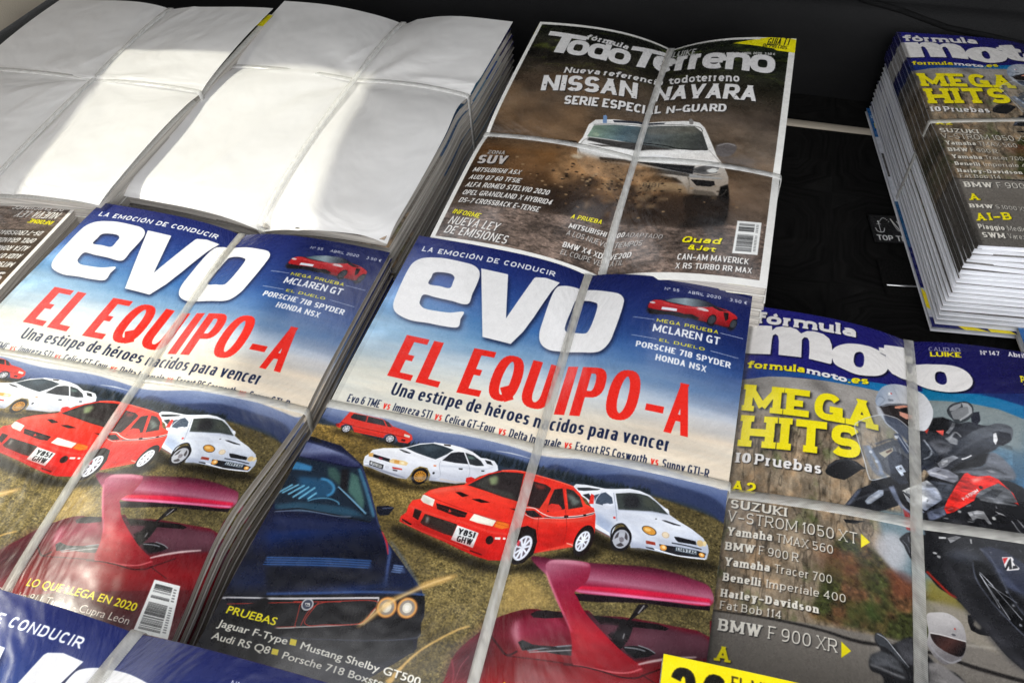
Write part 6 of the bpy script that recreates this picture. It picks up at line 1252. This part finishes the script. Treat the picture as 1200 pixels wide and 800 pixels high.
# anchor sticker and the dark pull flap in the floor
def draw_sticker():
    C = Canvas(440, 220, (14, 14, 15)); w = (208, 208, 206)
    C.text('TOP TETHER', dict(F_SANSB, w=.78), [(.06, .93), (.97, .93), (.06, .74)], w)
    C.line([(.40, .12), (.52, .55), (.80, .55)], 9, w, sm=False); C.line([(.40, .12), (.47, .50), (.56, .58), (.82, .58)], 5, w); C.line([(.50, .20), (.58, .42), (.74, .42)], 7, w); C.ell((.66, .22), .07, .07, w); C.line([(.66, .3), (.60, .42), (.74, .48)], 8, w)
    for i in range(9): C.ell((.17 + .023*i, .30 - .20*math.sin(math.pi*i/9)), .018, .018, w)
    C.line([(.16, .28), (.16, .62)], 5, w, sm=False); C.line([(.08, .48), (.10, .6), (.16, .64), (.22, .6), (.24, .48)], 5, w); C.line([(.12, .34), (.20, .34)], 4, w, sm=False); C.ell((.16, .25), .035, .035, w)
    return C
P_ST = print_material('sticker_print', draw_sticker())
a_ = -.15; c0 = np.array([.2850, .4905, ZF + .0022]); ex = np.array([math.cos(a_), math.sin(a_), 0]); ey = np.array([math.sin(a_)*-1*-1, -math.cos(a_), 0]); ey = np.array([math.sin(a_), -math.cos(a_), 0])
V = []; 
for z in (0, .0008):
    for q in ((0, 0), (.041, 0), (.041, .033), (0, .033)): V.append(c0 + ex*q[0] + ey*q[1] + [0, 0, z])
o = link('anchor_sticker', V, [(4,7,6,5), (0,1,2,3), (0,4,5,1), (1,5,6,2), (2,6,7,3), (3,7,4,0)], [P_ST], None, [(0,1),(1,1),(1,0),(0,0)]*2, smooth_=False)
tag(o, 'black floor sticker with white anchor and child seat symbol, lettered TOP TETHER', 'sticker')
fl = thing('floor_flap', 'small dark pull flap with a thin metal lip in the floor below the sticker', 'flap', (.283, .417, ZF))
def local_box(name, x0, y0, z0, x1, y1, z1, m, par, r=.0012):
    v, f = boxv(x0, y0, z0, x1, y1, z1); v = [(x*math.cos(a_) - y*math.sin(a_), x*math.sin(a_) + y*math.cos(a_), z) for x, y, z in v]
    o = link(name, v, f, [m], par, smooth_=True); b = o.modifiers.new('edges', 'BEVEL'); b.width = r; b.segments = 2; return o
local_box('flap_plate', -.011, -.018, .0005, .022, .022, .0022, M['carpet'], fl); local_box('lip', -.010, -.0092, .0023, .020, -.0074, .0040, M['steel'], fl, .0008)

# ---------------------------------------------------------------- the piles
DESC = {
 'EC': 'the central blue car magazine', 'EL': 'the left blue car magazine', 'EB': 'the blue car magazine at the bottom left corner',
 'TT': 'the brown pick-up magazine', 'MT': 'the far motorcycle magazine', 'MB': 'the near motorcycle magazine', 'AT': 'the upside-down brown magazine',
 'A': 'the left blank white sheet', 'B': 'the right blank white sheet', 'PC': 'the yellow banner magazine', 'RP': 'x'}
TOP = {
 'EC': 'car magazine in the middle, blue masthead, red headline, five sports cars on its cover',
 'EL': 'partly sunlit car magazine, red headline, left of the identical central one',
 'EB': 'car magazine in the bottom left corner, only its dark blue top edge showing',
 'TT': 'off-road magazine with white pick-up in brown dust, right way up, above the centre',
 'MT': 'motorcycle magazine on the tall pile at the top right, page edges facing us',
 'MB': 'motorcycle magazine at the lower right with yellow MEGA HITS and a red and black bike',
 'AT': 'upside-down off-road magazine at the left edge, below the white sheets',
 'PC': 'magazine corner with a yellow 2 euro banner at the bottom edge'}
def pile(n, count, t, front, edge='edge', first=0, fine=True, shift=0, start=0.0, top=True):
    d = start; grp = 'magazines piled under ' + DESC[n]
    for k in range(count):
        if top and k == 0:
            magazine(n, 0, 0.0, t, front, TOP[n], grp, fine=fine, edge=edge)
        else:
            off = (rng.uniform(-.0009, .0009), rng.uniform(-.0009, .0009))
            magazine(n, k, d, t, front, '%s magazine down in the pile under %s' % (NUM[k if top else k] if k else 'top', DESC[n]), grp, edge=edge, off=off, yaw=rng.uniform(-.003, .003), wave=.0002)
        d += t + .00035
    return d
def straps(n, label, lw=(0, 1), cw=(0, 1), wide=.006, down=.068, cm='strap', lm='strap', up=0.0):
    base = place(n, .5, .5, .0); r = thing('packing_strap', label, 'strap', tuple(base), 'plastic straps around the piles')
    if cw: ribbon(n, None, cw[0], cw[1], wide, .0002 + up, 'crosswise_band', r, M[cm], base, (down, down), along='u')
    if lw: ribbon(n, None, lw[0], lw[1], wide, .0008 + up, 'lengthwise_band', r, M[lm], base, (down, down), along='v')
    return r
pile('EC', 12, .0058, P_EVO); straps('EC', 'milky ribbed strap crossed over the central blue car magazine', wide=.0050, cm='strap_clear')
pile('EL', 14, .0050, P_EVO, edge='edge_shaded'); straps('EL', 'milky ribbed strap crossed over the left, sunlit blue car magazine', wide=.0048, cm='strap_clear')
pile('EB', 14, .0062, P_EVO); straps('EB', 'milky strap over the magazine in the bottom left corner', cw=None)
pile('TT', 13, .0062, P_TT); straps('TT', 'bright white strap crossed over the brown pick-up magazine', wide=.0046, lm='strap_white', cm='strap_white')
pile('MB', 9, .0055, P_MOTO); straps('MB', 'greyish ribbed strap crossed over the near motorcycle magazine', wide=.0058, down=.05)
pile('AT', 10, .0058, P_TT)
pile('PC', 3, .005, P_BAN)
# tall pile: the upper six show printed spines, the rest page edges
d = 0
for k in range(17):
    t = .0040; base_label = TOP['MT'] if k == 0 else '%s magazine down in the tall pile under %s' % (NUM[k], DESC['MT'])
    off = (rng.uniform(-.0007, .0007) - (.0006*k if k < 6 else .0008), rng.uniform(-.0006, .0006))
    magazine('MT', k, d, t, P_MOTO, base_label, 'magazines in the tall pile', fine=(k == 0), edge='edge_cool', off=off if k else (0, 0), yaw=rng.uniform(-.002, .002) if k else 0, wave=.0007 if k < 6 else .0002)
    root = sc.collection.objects[-4] if False else None
    if k < 6:
        S = SHEETS['MT']; me_root = [o for o in bpy.data.objects if o.get('label') == base_label][0]; b0 = np.array(me_root.location)
        R0 = rotm(*S['rot']); offw = R0 @ np.array([off[0], -off[1], 0]) if k else np.zeros(3)
        vs = np.linspace(0, 1, 40); topz = bump('MT', np.zeros(40), vs, d) - d - .0002
        A_ = place('MT', np.full(40, -.0012), vs, topz) + offw - b0; B_ = place('MT', np.full(40, -.0012), vs, topz - t + .0004) + offw - b0
        uvA = np.stack([np.full(40, .001), 1 - vs], 1); uvB = np.stack([np.full(40, .006), 1 - vs], 1)
        link('spine', np.concatenate([A_, B_]), [(i, i+1, 41+i, 40+i) for i in range(39)], [P_MOTO], me_root, np.concatenate([uvA, uvB]))
    d += t + .00015
magazine('MT', 17, d, .0040, P_BLUE, 'lowest magazine of the tall pile, blue cover sticking out at the left', 'magazines in the tall pile', edge='edge_cool', off=(-.0035, .003), yaw=.004)
straps('MT', 'clear strap bent over the spines of the tall pile', wide=.0045, down=.070, cm='strap_clear', lm='strap_clear')
magazine('RP', 0, 0, .006, P_BLUE, 'blue and white magazine corner at the right edge between the motorcycle magazines', 'x', edge='edge_cool')
[o for o in bpy.data.objects if o.get('group') == 'x'][0].pop('group') if False else None
for o in bpy.data.objects:
    if o.get('group') == 'x': del o['group']
# white sheets on two piles
def wrinkle(n, u, v):
    S = SHEETS[n]; W = S.get('W', PW); us = STRAP[n][0][0][0]*.5 + STRAP[n][0][1][0]*.5; vs = strap_v(n, us)
    x, y = (u-us)*W, (v-vs)*PH; r = np.sqrt(x*x + y*y) + 1e-6; th = np.arctan2(y, x); sd = 1.3 if n == 'A' else 4.1
    w = .0006*np.sin(th*5 + sd + r*20)*np.exp(-((r-.035)/.03)**2) + .0004*np.sin(th*9 + 2*sd)*np.exp(-((r-.05)/.035)**2)
    w = w + .0012*np.sin(u*9 + v*4 + sd)*np.sin(v*7 - u*3) + .0010*np.exp(-((x+.02+y*.25)/.005)**2)*np.clip(y/.05, 0, 1)*(.5+.5*np.sin(y*60))
    w = w + .0014*np.exp(-np.abs(y + .004 + .1*x)/.0035)*np.clip(.4 + np.sin(x*45 + sd), 0, 1) - .0011*np.exp(-np.abs(x - .012 - .12*y)/.004)*np.clip(y/.03, 0, 1)
    w = w + .0009*np.exp(-np.abs(x + .030 + .35*y)/.004)*np.clip(-y/.03, 0, 1)
    return w
for n, lab in (('A', 'blank white paper sheet on the far left pile, sunlit on its right half'), ('B', 'blank white paper sheet right of another, its right side curling down over page edges')):
    S = SHEETS[n]; base = place(n, .5, .5, .001)
    us, vs = np.linspace(-.004, 1.004, 90), np.linspace(-.003, 1.003, 110)
    def topf(u, v, n=n):
        h = bump(n, u, v) + .0012 + wrinkle(n, u, v)
        cu = np.clip((u - .90)/.10, 0, 1); cv = np.clip((v - .45)/.5, 0, 1)
        return h - (.0045 if n == 'B' else .002)*cu**2*cv - .004*np.clip((v-.93)/.07, 0, 1)**2*(1 if n == 'B' else .4)
    r = thing('paper_sheet', lab, 'paper sheet', tuple(base)); solid_sheet(n, us, vs, topf, .0003, base, M['white'], M['white'], 'sheet', r)
    pile(n, 12, .0058, P_TT if n == 'A' else P_MOTO, start=.0045, top=False)
    straps(n, 'faint clear strap pressing creases into the %s blank white sheet' % ('left' if n == 'A' else 'right'), wide=.0050, cm='strap_sheet', lm='strap_sheet', up=.0020)
